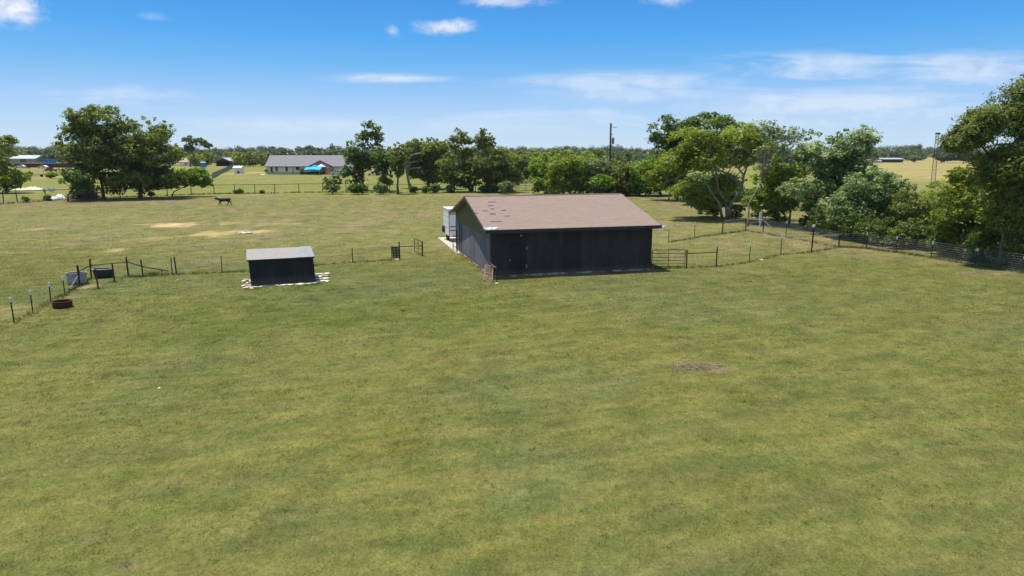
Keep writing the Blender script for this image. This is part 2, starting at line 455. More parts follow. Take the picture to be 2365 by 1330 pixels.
bl = [blades(200000, 10.3, 69.5, 5, .036, .0085, .07, 1.25, 1, 1.35), blades(2500, 12, 48, 8, .07, .011, .07, 1.6, 2, 1.2), blades(8000, 46, 125, 5, .06, .02, .14, 1.6, 3, 1.2)]
def weeds(uv, n, hgt, seed, wide=.16):
    """taller growth left unmown along wires, posts and walls"""
    n = int(n * .55); hgt = hgt * .8
    r = np.random.default_rng(seed); P_ = [gp(*q) for q in uv]; m = n * 7
    k = r.integers(0, len(P_) - 1, n); t = r.random(n)
    x = np.array([P_[a].x * (1 - b) + P_[a + 1].x * b for a, b in zip(k, t)]) + r.normal(0, wide, n)
    y = np.array([P_[a].y * (1 - b) + P_[a + 1].y * b for a, b in zip(k, t)]) + r.normal(0, wide, n)
    col = ground_col(x, y) * (1.0 + .5 * r.random((n, 1))) * np.array((.95, 1.05, .8)); dr = r.random(n) < .25; col[dr] = np.array((.24, .19, .09))
    x = np.repeat(x, 7); y = np.repeat(y, 7); col = np.repeat(col, 7, 0)
    x = x + r.normal(0, .06, m); y = y + r.normal(0, .06, m)
    h = hgt * (.35 + .8 * r.random(m)); w2 = .012 * np.clip(y / 40, .8, 3); an = r.random(m) * 2 * np.pi; le = r.normal(.4, .3, m) * h; la = r.random(m) * 2 * np.pi
    z = gz(x, y) - .01; dx, dy = np.cos(an) * w2, np.sin(an) * w2
    V = np.empty((m, 3, 3)); V[:, 0] = np.stack([x - dx, y - dy, z], 1); V[:, 1] = np.stack([x + dx, y + dy, z], 1); V[:, 2] = np.stack([x + np.cos(la) * le, y + np.sin(la) * le, z + h], 1)
    c4 = np.ones((m, 3, 4)); c4[:, :, :3] = np.clip(col, 0, 1)[:, None]
    return V.reshape(-1, 3), c4.reshape(-1, 4)
for i_, (uv, n_, h_) in enumerate((([(33, 745), (76, 722), (117, 697), (150, 681), (184, 659), (211, 642)], 260, .28), ([(297, 639), (331, 640), (408, 634), (513, 630), (575, 627)], 420, .22), ([(700, 615), (814, 606), (905, 600)], 260, .16),
        ([(1585, 619), (1654, 616), (1730, 606), (1803, 588), (1874, 582), (1937, 571)], 420, .2), ([(1937, 571), (2001, 574), (2069, 583), (2150, 596), (2252, 612), (2361, 630), (2480, 652)], 900, .3), ([(1937, 571), (1815, 548), (1722, 533), (1668, 540), (1604, 549), (1544, 560)], 500, .22),
        ([(1052, 577), (1090, 607), (1132, 642)], 160, .2), ([(1160, 645), (1300, 638), (1500, 626)], 120, .16), ([(-20, 473), (170, 460), (330, 455.5), (495, 449), (635, 447), (800, 445), (1000, 445), (1190, 441)], 1500, .45), ([(562, 668), (600, 667), (700, 660), (758, 655)], 120, .14),
        ([(1505, 620), (1581, 619)], 90, .16), ([(227, 667), (228, 666.5)], 14, .25), ([(265, 652), (268, 651)], 18, .3), ([(345, 636), (362, 635)], 60, .4))):
    bl.append(weeds(uv, n_, h_, 300 + i_))
g = np_mesh('grass', np.concatenate([b[0] for b in bl]), 3, m_grass, col=np.concatenate([b[1] for b in bl]))
tag(g, 'short olive green turf and dry clumps covering the lawn and pasture', 'grass', kind='stuff')

# ------------------------------------------------------------------ common materials
M = {}
M['pipe'] = mat('dark_pipe', (.022, .020, .020), (.05, .032, .025), 8, .6)
M['tpost'] = mat('green_black_steel', (.02, .025, .022), (.045, .04, .032), 9, .6)
M['rustpost'] = mat('rusty_steel', (.10, .045, .025), (.04, .022, .018), 10, .85)
M['white'] = mat('white_paint', (.78, .78, .76), (.62, .62, .60), 3, .5)
M['wire'] = mat('galvanised_wire', (.26, .26, .25), (.17, .16, .15), 9, .6, .2)
M['oldwood'] = mat('grey_wood', (.30, .27, .23), (.17, .15, .13), 12, .9, stretch=(1, 1, .2))
M['polewood'] = mat('creosote_pole', (.13, .085, .06), (.075, .05, .04), 5, .9, stretch=(1, 1, .15))
M['bark'] = mat('grey_brown_bark', (.14, .12, .095), (.07, .058, .045), 5, .95, stretch=(1, 1, .35), bumpd=.04)
M['palebark'] = mat('weathered_pale_bark', (.30, .265, .23), (.15, .125, .105), 4, .95, stretch=(1, 1, .35), bumpd=.04)
M['conc'] = mat('concrete', (.52, .48, .41), (.40, .36, .30), 2, .9)
M['stone'] = mat('white_limestone', (.74, .68, .55), (.46, .40, .31), 5, .95, bumpd=.03)
M['galv'] = mat('galvanised_steel', (.42, .42, .43), (.30, .30, .31), 4, .45, .55)
M['blackplastic'] = mat('black_poly', (.025, .027, .032), (.05, .05, .055), 5, .5)
M['rust'] = mat('red_brown_rust', (.10, .038, .020), (.055, .022, .014), 8, .9)
M['rustpink'] = mat('pale_rust', (.46, .29, .21), (.28, .16, .12), 12, .9)
M['black'] = mat('black_rubber', (.015, .015, .015), (.03, .03, .03), 8, .8)
M['water'] = mat('tank_water', (.02, .03, .03), (.03, .04, .035), 3, .08)
M['greyroof'] = mat('grey_shingle', (.235, .225, .24), (.185, .18, .19), 1.2, .9, stretch=(1, 1, 3))
M['metalroof'] = mat('silver_metal_roof', (.50, .52, .54), (.42, .43, .45), .5, .45, .3)
M['cream'] = mat('cream_siding', (.82, .77, .60), (.74, .69, .53), .6, .85)
M['greybrick'] = mat('grey_siding', (.30, .29, .28), (.24, .23, .22), .6, .85)
M['redbarn'] = mat('barn_red', (.16, .035, .025), (.10, .03, .022), .7, .85)
M['tanroof'] = mat('tan_roof', (.42, .32, .23), (.34, .26, .19), .6, .9)
M['glass'] = mat('dark_glass', (.03, .035, .045), (.05, .06, .07), .6, .15)
M['browntrim'] = mat('brown_trim', (.07, .05, .04), (.05, .035, .03), 2, .8)
M['deckwood'] = mat('brown_deck', (.11, .065, .045), (.06, .04, .03), 3, .85)
M['turq'] = mat('turquoise_fabric', (.02, .45, .68), (.03, .38, .58), 1, .8)
M['blue'] = mat('blue_fabric', (.07, .22, .60), (.05, .17, .5), 1, .8)
M['bluemetal'] = mat('blue_metal', (.03, .20, .50), (.025, .16, .42), 1, .5)
M['orange'] = mat('orange_plastic', (.62, .24, .03), (.5, .2, .03), 1, .6)
M['maroon'] = mat('maroon_paint', (.20, .015, .03), (.14, .012, .022), 1, .35)
M['gateblue'] = mat('blue_gate_paint', (.06, .12, .28), (.09, .12, .18), 3, .5)
M['pinkplastic'] = mat('pale_pink_plastic', (.60, .38, .36), (.5, .3, .3), 1, .6)
M['brush'] = mat('dead_brush', (.28, .21, .18), (.14, .10, .09), 6, .95)
M['stick'] = mat('bleached_sticks', (.36, .29, .18), (.22, .17, .11), 6, .95)

# ------------------------------------------------------------------ the barn
def boards_mat(name, c, c2, faded, gap=1.22, dark=.5):
    m, nt, out = nodes_of(name)
    v = objco(nt)
    sp = N(nt, 'ShaderNodeSeparateXYZ'); nt.links.new(v, sp.inputs[0])
    along = mathn(nt, 'ADD', sp.outputs[0], sp.outputs[1])
    groove = mathn(nt, 'FRACT', mathn(nt, 'DIVIDE', along, .2032))
    groove = mathn(nt, 'LESS_THAN', groove, .09)
    pan = mathn(nt, 'FLOOR', mathn(nt, 'DIVIDE', along, gap))
    wn = N(nt, 'ShaderNodeTexWhiteNoise', noise_dimensions='1D'); nt.links.new(pan, wn.inputs['W'])
    big = noise(nt, 1.0, 5, .6, objco(nt, (1.3, 1.3, .35)))
    fine = noise(nt, 1.0, 6, .7, objco(nt, (14, 14, 1.5)))
    col = mixc(nt, maprange(nt, fine, .3, .7), c, c2)
    k = mathn(nt, 'ADD', maprange(nt, big, .42, .68), mathn(nt, 'MULTIPLY', mathn(nt, 'SUBTRACT', wn.outputs[0], .55), .7), True)
    col = mixc(nt, mathn(nt, 'MULTIPLY', k, .75), col, faded)
    col = mixc(nt, mathn(nt, 'MULTIPLY', groove, dark), col, tuple(x * .45 for x in c))
    splash = mathn(nt, 'MULTIPLY', maprange(nt, mathn(nt, 'ADD', sp.outputs[2], mathn(nt, 'MULTIPLY', big, -.5)), .28, -.12), .6, True)
    col = mixc(nt, splash, col, (.15, .11, .085))
    princ(nt, out, col, .8, 0, mathn(nt, 'SUBTRACT', fine, mathn(nt, 'MULTIPLY', groove, 1.0)), .012, .25)
    return m
M['barnfront'] = boards_mat('charcoal_boards', (.029, .0245, .0235), (.039, .034, .033), (.062, .055, .055))
M['barnside'] = boards_mat('faded_grey_boards', (.105, .105, .125), (.15, .148, .165), (.21, .205, .225))
M['olive'] = mat('olive_gable_paint', (.135, .122, .058), (.11, .102, .05), 1.5, .85)
m, nt, out = nodes_of('brown_shingles')
v = objco(nt, (1, 1.0276, 1))
bt = N(nt, 'ShaderNodeTexBrick'); nt.links.new(v, bt.inputs['Vector'])
bt.inputs['Scale'].default_value = 1; bt.inputs['Brick Width'].default_value = .30; bt.inputs['Row Height'].default_value = .14
bt.inputs['Mortar Size'].default_value = .012; bt.inputs['Mortar Smooth'].default_value = .3; bt.inputs['Bias'].default_value = 0
bt.inputs['Color1'].default_value = (.35, .238, .18, 1); bt.inputs['Color2'].default_value = (.23, .195, .18, 1); bt.inputs['Mortar'].default_value = (.15, .115, .10, 1)
big = noise(nt, 1.0, 6, .75, objco(nt, (.9, 6.0, 1))); fin = noise(nt, 1.0, 5, .7, objco(nt, (9, 16, 1)))
col = mixc(nt, mathn(nt, 'MULTIPLY', maprange(nt, big, .42, .62), .55), bt.outputs['Color'], (.40, .25, .165))
col = mixc(nt, mathn(nt, 'MULTIPLY', maprange(nt, noise(nt, 1.0, 4, .6, objco(nt, (1.3, 7.0, 2))), .48, .62), .65), col, (.225, .205, .205))
col = mixc(nt, mathn(nt, 'MULTIPLY', maprange(nt, fin, .3, .7), .35), col, (.21, .165, .15))
princ(nt, out, col, .95, 0, mathn(nt, 'ADD', bt.outputs['Fac'], fin), .012, .15)
M['shingle'] = m
M['fascia'] = mat('dark_fascia', (.035, .032, .036), (.055, .05, .05), 4, .8)
M['rake'] = mat('brown_rake_board', (.10, .075, .06), (.06, .048, .042), 4, .8)
M['redtrim'] = mat('red_brown_trim', (.15, .05, .04), (.10, .04, .035), 4, .8)
M['found'] = mat('stained_foundation', (.50, .44, .38), (.15, .085, .06), 1.6, .95, stretch=(1, 1, 2), lo=.4, hi=.55)
M['felt'] = mat('exposed_felt', (.05, .05, .065), (.08, .08, .10), 6, .9)
M['door'] = boards_mat('black_door_boards', (.021, .020, .022), (.028, .026, .029), (.036, .034, .038))
M['flash'] = mat('torn_white_flashing', (.75, .78, .82), (.22, .36, .55), 3.5, .6, lo=.45, hi=.58)

W_, D_, HW, RZ = 11.3, 13.0, 3.12, 4.72
BO3 = Vector((BO.x, BO.y, float(gz(BO.x + 4, BO.y + 3)) - .02))
barn = thing('barn', 'long charcoal barn with brown shingle roof and olive gable', 'barn', BO3, BA)
OV = .45; sl_ = (RZ - HW) / (D_ / 2)
MB().box(-.04, W_ + .04, -.06, D_ + .06, -.1, .13).build('foundation', M['found'], barn)
fw = MB().box(0, W_, 0, .1, .13, HW).build('front_wall', M['barnfront'], barn)
for x0, x1 in ((.0, .1), (W_ - .1, W_)):
    MB().box(x0, x1, .1, D_, .13, 2.5).build('side_wall', M['barnside'], barn)
MB().box(.1, W_ - .1, D_ - .1, D_, .13, HW).build('back_wall', M['barnside'], barn)
for x0, x1 in ((-.012, .1), (W_ - .1, W_ + .012)):
    g_ = MB().prism([(.1 if x0 > 0 else .0985, 2.5), (D_, 2.5), (D_, HW), (D_ / 2, RZ - .02), (.1, HW)], 'x', x0, x1).build('gable', M['olive'], barn); g_['label'] = 'olive painted gable'
rf = MB()
t_ = .09
for s in (0, 1):
    ey, ez = (-OV, HW - OV * sl_ + .06) if s == 0 else (D_ + OV, HW - OV * sl_ + .06)
    rf.prism([(ey, ez), (D_ / 2, RZ + .06), (D_ / 2, RZ + .06 + t_), (ey, ez + t_)], 'x', -OV, W_ + OV)
roof = rf.build('roof', M['shingle'], barn)
MB().box(-OV, W_ + OV, D_ / 2 - .14, D_ / 2 + .14, RZ + .118, RZ + .165).build('ridge_cap', M['shingle'], roof)
MB().box(-OV + .02, W_ + OV - .02, -OV - .035, -OV - .003, HW - OV * sl_ - .08, HW - OV * sl_ + .125).build('fascia', M['fascia'], barn)
for xx, mm in ((-OV - .04, 'rake'), (W_ + OV + .004, 'redtrim')):
    b = MB()
    for ey in (-OV, D_ + OV):
        ez = HW - OV * sl_
        b.prism([(ey, ez - .06), (D_ / 2, RZ - .06), (D_ / 2, RZ + .145), (ey, ez + .135)], 'x', xx, xx + .036)
    b.build('rake_board', M[mm], barn)
# local point on the near roof slope seen at a measured place
ca, sa = math.cos(BA), math.sin(BA)
def to_local(p):
    dx, dy = p.x - BO3.x, p.y - BO3.y
    return dx * ca + dy * sa, -dx * sa + dy * ca
def on_roof(u, v):
    lo, hi = 30.0, 60.0
    for _ in range(40):
        mid = (lo + hi) / 2; p = at(u, v, mid); lx, ly = to_local(p)
        if p.z - BO3.z > HW + .15 + ly * sl_: lo = mid
        else: hi = mid
    return to_local(at(u, v, lo))
tm = Matrix.Rotation(math.atan(sl_), 4, 'X')
for (u, v, L, sk) in ((1137, 466.5, .55, 1), (1133, 475, .4, 1), (1137, 482.5, .3, 1), (1121, 487, .35, 1), (1138, 494, .4, 1.3), (1163, 486, .4, .7), (1171, 499, .35, .8), (1146, 512, .75, .8), (1100, 492, .25, 1)):
    lx, ly = on_roof(u, v)
    mtx = Matrix.Translation((lx, ly, HW + .155 + ly * sl_)) @ tm @ Matrix.Rotation(R(random.uniform(-9, 5)), 4, 'Z')
    MB().box(-L / 2, L / 2, -.055 * sk, .055 * sk, -.004, .014, mtx).build('missing_shingle', M['felt'], roof)
b = MB()
for k in range(9):
    lx = -.38 + k * .09 + random.uniform(-.02, .02); ly = -OV + .12 + random.uniform(0, .22)
    mtx = Matrix.Translation((lx, ly, HW + .157 + ly * sl_)) @ tm @ Matrix.Rotation(R(random.uniform(-30, 30)), 4, 'Z')
    b.box(-.11, .11, -.07, .07, 0, .006 + .003 * k, mtx)
f_ = b.build('torn_flashing', M['flash'], roof); f_['label'] = 'torn white and blue flashing at roof corner'
# door and battens on the front
def fx(u, v=590):
    d = ray(u, v); # meet the front wall plane
    nxx, nyy = -sa, ca
    t = ((BO3.x) * nxx + (BO3.y) * nyy) / (d[0] * nxx + d[1] * nyy)
    return to_local(Vector((d[0] * t, d[1] * t, 0)))[0]
dx0, dx1 = fx(1174), fx(1216)
dr = MB().box(dx0, dx1, -.028, -.003, .16, 2.28).build('door', M['door'], barn)
b = MB(); b.box(dx0 - .06, dx0 - .015, -.018, -.003, .14, 2.33); b.box(dx1 + .015, dx1 + .06, -.018, -.003, .14, 2.33); b.box(dx0 - .012, dx1 + .012, -.018, -.003, 2.29, 2.33)
b.build('door_frame', M['fascia'], dr)
for z in (.55, 1.75):
    MB().box(dx1 - .02, dx1 + .03, -.036, -.029, z, z + .22).build('hinge', M['galv'], dr)
MB().box(dx0 + .08, dx0 + .13, -.05, -.029, 1.05, 1.15).build('handle', M['galv'], dr)
for u in (1248, 1301, 1341, 1395, 1450, 1478):
    x = fx(u); MB().box(x - .018, x + .018, -.014, -.002, .15, HW - .12).build('batten', M['barnfront'], barn)
for q_ in ((.0, .09, -.022, -.003, .14, HW - .1), (W_ - .09, W_, -.022, -.003, .14, HW - .1), (-.024, -.003, -.02, .09, .14, 2.5)):
    MB().box(*q_).build('corner_trim', M['fascia'], barn)
for y in (10.5, 11.3, D_ - .12):
    MB().box(-.03, -.002, y, y + .10, .14, 2.49).build('wall_trim', M['fascia'], barn)
for k, (x, z) in enumerate(((W_ + .62, 3.06), (W_ + .30, 2.86))):
    b = MB(); b.box(x - .12, x + .12, -.62, -.44, z - .05, z + .07, taper=.7); b.path([(x, -.5, z), (W_ + .05, .05, HW - .12)], .02)
    b.build('floodlight', M['white'], barn)
b = MB(); b.box(1.98, 2.06, -.045, -.003, 2.62, 2.74); b.build('outlet_box', M['galv'], barn)

# slab, red lean post, trailer behind the barn (they line up with the barn)
def B(lx, ly, z=0): return Vector((BO3.x + ca * lx - sa * ly, BO3.y + sa * lx + ca * ly, z))
sb = MB().box(-.38, 4.5, D_ + .12, 21.0, -.1, .09).box(-.38, -.06, 10.4, D_ + .115, -.1, .088).build('concrete_slab', M['conc'])
sb.location = (BO3.x, BO3.y, 0); sb.rotation_euler = (0, 0, BA); tag(sb, kind='structure')
p = thing('pipe_stand', 'thin red pipe stand at the far corner of the barn', 'pipe stand', B(-.30, 11.0, .08), BA)
MB().path([(0, 0, 0), (0, 0, 1.75)], .045).build('post', M['rust'], p)
MB().path([(0, 0, .35), (-.02, 1.7, .35)], .03).path([(-.02, 1.7, 0), (-.02, 1.7, .7)], .035).build('rail', M['rust'], p)

TL = B(.12, 17.4, .09)
tr = thing('travel_trailer', 'white box trailer parked on the slab behind the barn', 'trailer', TL, BA + R(1.5))
TW, TLn = 2.3, 2.7
M['trwhite'] = mat('trailer_white', (.84, .83, .82), (.74, .73, .73), 2, .4)
MB().box(0, TW, 0, TLn, .55, 2.85).build('body', M['trwhite'], tr)
MB().box(-.03, TW + .03, -.03, TLn + .03, 2.85, 2.93).build('roof', M['white'], tr)
b = MB().lathe([(.0, 3.06), (.22, 3.06), (.28, 2.931)], 16); b.v = [(x + .75, y + .5, z) for x, y, z in b.v]; b.build('roof_vent', M['browntrim'], tr)
b = MB()
for z in (.98, 1.32, 2.45): b.box(-.012, TW + .012, -.014, -.002, z, z + .07); 
b.build('stripe', M['black'], tr)
b = MB()
for z in (1.2, 1.7, 2.2, 2.6): b.box(-.010, -.002, .05, TLn - .05, z, z + .03)
b.build('side_seam', M['galv'], tr)
for xx in (-.006, TW - .05): MB().box(xx, xx + .056, -.022, .02, .56, 2.84).build('corner_trim', M['rustpink'], tr)
for yy in (1.3,):
    for xx in (.02, TW - .24):
        wl = MB().lathe([(.12, 0), (.33, 0), (.36, .04), (.36, .18), (.33, .22), (.12, .22)], 20)
        wl.v = [(xx + z, yy + y_, .36 + x_) for x_, y_, z in wl.v]
        wh = wl.build('wheel', M['black'], tr)
        rm = MB().lathe([(0, .03), (.13, .03), (.13, .19), (0, .19)], 14); rm.v = [(xx + z, yy + y_, .36 + x_) for x_, y_, z in rm.v]; rm.build('rim', M['white'], wh)
sp_ = MB().lathe([(.1, 0), (.30, .0), (.33, .05), (.30, .16), (.1, .16)], 18); sp_.v = [(-.02 - z, TLn - .5 + y_, .95 + x_) for x_, y_, z in sp_.v]; sp_.build('spare_tyre', M['black'], tr)
b = MB().path([(.4, 0, .5), (1.15, -1.1, .48)], .05).path([(1.9, 0, .5), (1.15, -1.1, .48)], .05).path([(1.15, -.85, .0), (1.15, -.85, .75)], .04)
b.build('tongue', M['black'], tr)

# ------------------------------------------------------------------ the small shed
SO3 = Vector((SO.x, SO.y, 0))
shed = thing('shed', 'small leaning black shed with light metal roof', 'shed', SO3, SA)
SW, SD, SH, SHB = 3.75, 2.35, 1.58, 1.86; LEAN = -.045
M['shedwall'] = boards_mat('black_shed_boards', (.018, .017, .019), (.026, .025, .027), (.036, .035, .038), 1.22, .6)
b = MB().prism([(0, -.05), (SD, -.05), (SD, SHB), (0, SH)], 'x', 0, SW); b.build('wall', M['shedwall'], shed, shear=LEAN)
for x in (.0, SW - .07): MB().box(x - .012 if x == 0 else x, x + .07 if x == 0 else x + .082, -.022, -.002, 0, SH - .02).build('corner_trim', M['shedwall'], shed, shear=LEAN)
M['shedroof'] = mat('weathered_light_roofing', (.33, .305, .285), (.235, .215, .20), 9, .85)
k_ = (SHB - SH) / SD
b = MB().prism([(-.14, SH - .14 * k_ + .01), (SD + .1, SHB + .1 * k_ + .01), (SD + .1, SHB + .1 * k_ + .05), (-.14, SH - .14 * k_ + .05)], 'x', -.1, SW + .08)
shr = b.build('roof', M['shedroof'], shed, shear=LEAN)
b = MB()
n_ = 22; x0, x1 = 2.75, SW + .1
for k in range(n_):
    xa = x0 + (x1 - x0) * k / n_; xb = xa + (x1 - x0) / n_ * .55
    yst = -.16 if xa > 3.05 or True else 0
    ye = SD + .12 if xa > 3.12 else -.16 + (SD + .28) * (.30 + .32 * (xa - x0) / .37)
    b.prism([(yst, SH + yst * k_ + .053), (ye, SH + ye * k_ + .053), (ye, SH + ye * k_ + .075), (yst, SH + yst * k_ + .075)], 'x', xa, xb)
    b.prism([(yst, SH + yst * k_ + .053), (ye, SH + ye * k_ + .053), (ye, SH + ye * k_ + .060), (yst, SH + yst * k_ + .060)], 'x', xb, xa + (x1 - x0) / n_)
o_ = b.build('metal_sheet', M['galv'], shr, shear=LEAN); o_['label'] = 'bare corrugated metal sheet at the roof end'
MB().box(-.1, SW + .08, -.165, -.142, SH - .06, SH + .02).build('fascia', M['shedwall'], shed, shear=LEAN)

def rock_mesh(seed, sx, sy, sz, sub=2):
    bm = bmesh.new(); bmesh.ops.create_icosphere(bm, subdivisions=sub, radius=1)
    rr = np.random.default_rng(seed); ph = rr.random((4, 3)) * 6
    for v in bm.verts:
        c = v.co; k = 1 + .16 * math.sin(c.x * 3 + ph[0, 0]) + .14 * math.sin(c.y * 4 + ph[0, 1]) + .12 * math.sin(c.z * 5 + ph[0, 2]) + .1 * math.sin((c.x + c.y) * 6 + ph[1, 0])
        q = 1 / max(abs(c.x), abs(c.y), abs(c.z)) ** .6
        v.co = Vector((c.x * k * q * sx * .5, c.y * k * q * sy * .5, c.z * q * sz * .5))
    me = bpy.data.meshes.new('rock'); bm.to_mesh(me); bm.free(); me.materials.append(M['stone']); return me
ROCKS = [rock_mesh(i, 1, .75, .45) for i in range(5)]
def rock(p, s, label, group, rz=None, flat=1.0):
    o = bpy.data.objects.new('rock', random.choice(ROCKS)); COL.objects.link(o)
    o.location = p + Vector((0, 0, .10 * s * flat)); o.rotation_euler = (random.uniform(-.15, .15), random.uniform(-.15, .15), random.uniform(0, 6) if rz is None else rz)
    o.scale = (s, s * random.uniform(.7, 1.1), s * flat * random.uniform(.7, 1.2))
    return tag(o, label, 'rock', group)
lab = 'white limestone rock in the border along the front of the black shed'
u = 572
while u < 742:
    rock(G(u, 663.4 - (u - 575) * .062 + random.uniform(-.8, 1.0)), random.uniform(.2, .4), lab, 'white rocks along the shed front', SA + random.uniform(-.3, .3), .5); u += random.uniform(6, 10)
for (u, v) in ((563, 651), (569, 648), (575, 648), (578, 651), (562, 662), (567, 665), (576, 660), (581, 667), (571, 655)):
    rock(G(u, v), random.uniform(.22, .42), 'white limestone rock in the heap left of the black shed', 'white rocks left of the shed', None, .8)
for i in range(5):
    for j in range(4):
        rock(G(731 + i * 5.6 + j * 1.2 + random.uniform(-1, 1), 634 + j * 6 - i * .3 + random.uniform(-1, 1)), random.uniform(.24, .42), 'white limestone rock in the rows right of the black shed', 'white rocks right of the shed', None, .8)
for (u, v, s) in ((553, 540, .45), (558, 538, .6), (565, 540, .7), (571, 538.5, .55), (577, 539, .5)):
    rock(G(u, v), s, 'white rock in the pile on the bare patch of the back pasture', 'white rocks in the pasture pile', None, .8)
for (u, v, s, lb) in ((1759, 601, .3, 'white rock on the grass between two posts of the cross fence'), (1714, 549, .28, 'pale rock lying in the pasture right of the barn'), (1694, 543, .22, 'small pale rock in the pasture behind the barn gate'),
                      (410, 646, .14, 'tiny white rock on the lawn beside the paired fence posts'), (811, 603, .16, 'tiny white rock at the foot of the lone fence post'), (455, 568, .2, 'small white rock alone in the back pasture'),
                      (368, 898, .12, 'tiny pale rock in the open foreground lawn'), (1148, 656, .34, 'tan rock at the foot of the rusty pole by the barn corner'), (917, 600, .3, 'cream block on the ground under the dark slatted panel'), (1738, 517, .4, 'white rock beside the pale dead trunk')):
    rock(G(u, v), s, lb, None)

# ------------------------------------------------------------------ tanks, fire ring, rusty grate
q = G(179, 655)
t = thing('stock_tank', 'pale galvanised stock tank behind the fence corner', 'water tank', q, .2)
prof = [(0, .02), (.50, .02), (.52, 0), (.53, .1), (.545, .3), (.53, .32), (.55, .5), (.575, .66), (.595, .67), (.595, .70), (.56, .70), (.545, .66), (.52, .46), (.0, .46)]
M['tankpale'] = mat('pale_zinc', (.36, .345, .345), (.26, .245, .25), 4, .6, 0)
MB().lathe(prof[:12], 32, 1.0, .8).build('tank_wall', M['tankpale'], t, True)
MB().lathe([(0, .38), (.535, .38)], 32, 1.0, .8).build('water', M['water'], t)
q = G(240, 641)
t = thing('stock_tub', 'black oval stock tub beside the corner pipe rail', 'water tub', q, .12)
MB().lathe([(0, .02), (.50, .0), (.52, .02), (.60, .42), (.62, .52), (.665, .54), (.67, .60), (.63, .60), (.60, .5), (.56, .3)], 32, 1.0, .72).build('tub_wall', M['blackplastic'], t, True)
MB().lathe([(.665, .545), (.69, .57), (.69, .61), (.64, .615), (.63, .60)], 32, 1.0, .72).build('rim', M['tankpale'], t, True)
MB().lathe([(0, .40), (.575, .40)], 32, 1.0, .72).build('water', M['water'], t)
q = G(145, 709)
t = thing('fire_ring', 'low rusty steel fire ring on the lawn', 'fire ring', q)
MB().lathe([(.43, -.02), (.445, -.02), (.45, .12), (.46, .13), (.45, .15), (.45, .30), (.49, .31), (.49, .34), (.43, .34), (.425, .30), (.425, -.02)], 36).build('ring_wall', M['rust'], t, True)
MB().lathe([(0, .045), (.25, .06), (.42, .035)], 24).build('ash_bed', M['felt'], t)

q = G(1126, 649); q2 = G(1148, 655)
t = thing('iron_grate', 'rusty lattice iron grate leaning at the barn corner', 'grate', q, R(12))
mt = Matrix.Rotation(R(16), 4, 'Y') @ Matrix.Rotation(R(-38), 4, 'X') @ Matrix.Scale(1.2, 4)
fr = MB()
for z in (.0, .46, .92): fr.box(-.24, .24, -.025, .025, z, z + .05, mt)
for x in (-.24, .19): fr.box(x, x + .05, -.026, .026, .0, .97, mt)
fr.build('frame', M['rustpink'], t)
lt = MB()
for zb in (.05, .51):
    for k in range(4):
        for s_ in (-1, 1):
            xa = -.18 + k * .12
            lt.path([mt @ Vector((max(-.19, min(.19, xa - .12 * s_)), 0, zb + .01)), mt @ Vector((max(-.19, min(.19, xa + .12 * s_)), 0, zb + .40))], .012, 4)
lt.build('lattice', M['rustpink'], t)
t = thing('iron_pole', 'rusty iron pole with side arm and coiled spring beside the grate', 'pole', q2)
MB().path([(0, 0, 0), (-.015, 0, .7), (-.03, 0, 1.36)], .035, 8).build('pole_shaft', M['rust'], t)
MB().path([(-.02, 0, .98), (-.36, .12, 1.22), (-.40, .14, 1.38)], .03).build('side_arm', M['rustpink'], t)
b = MB(); pts = [(-.16 + .0 * k + .09 * math.cos(k * .7), .25 + .09 * math.sin(k * .7), .2 + k * .012) for k in range(40)]
b.path(pts, .012, 4); b.path([(-.32, .1, .12), (.05, .12, .10)], .02); b.build('spring', M['rust'], t)

# ------------------------------------------------------------------ fences
def post_on(par, p, h, r, mt, lean=(0, 0), white=0, cap=False, name='post'):
    top = (p[0] + lean[0], p[1] + lean[1], p[2] + h)
    o = MB().path([(p[0], p[1], p[2] - .1), top], r, 6).build(name, M[mt], par)
    if white:
        a = Vector((p[0], p[1], p[2])).lerp(Vector(top), 1 - white / h)
        MB().path([a, (top[0], top[1], top[2] + .012)], r * 1.7, 6).build('tip', M['white'], o)
    return Vector(top)

def wires(par, pts, heights, r=.006, name='wire', sag=.02, matk='wire'):
    """one strand per height through all posts"""
    b = MB()
    for h in heights:
        for a, c in zip(pts[:-1], pts[1:]):
            mid = (a + c) / 2
            b.path([a + Vector((0, 0, h)), mid + Vector((0, 0, h - sag)), c + Vector((0, 0, h))], r, 3, False)
    return b.build(name, M[matk], par, fixn=False)

def woven(par, pts, h, dx=.15, nz_=9, r=.0075):
    b = MB()
    hs = [h * (k / (nz_ - 1)) ** 1.15 + .04 for k in range(nz_)]
    for hh in hs:
        for a, c in zip(pts[:-1], pts[1:]):
            b.path([a + Vector((0, 0, hh)), c + Vector((0, 0, hh))], r, 3, False)
    for a, c in zip(pts[:-1], pts[1:]):
        n = max(2, int((c - a).length / dx))
        for k in range(n):
            p = a.lerp(c, (k + .5) / n); b.path([p + Vector((0, 0, .03)), p + Vector((0, 0, h + .05))], r * .8, 3, False)
    return b.build('wire_mesh', M['wire'], par, fixn=False)

def tops(u, vb, vt):
    p = G(u, vb); return at(u, vt, p.y).z - p.z

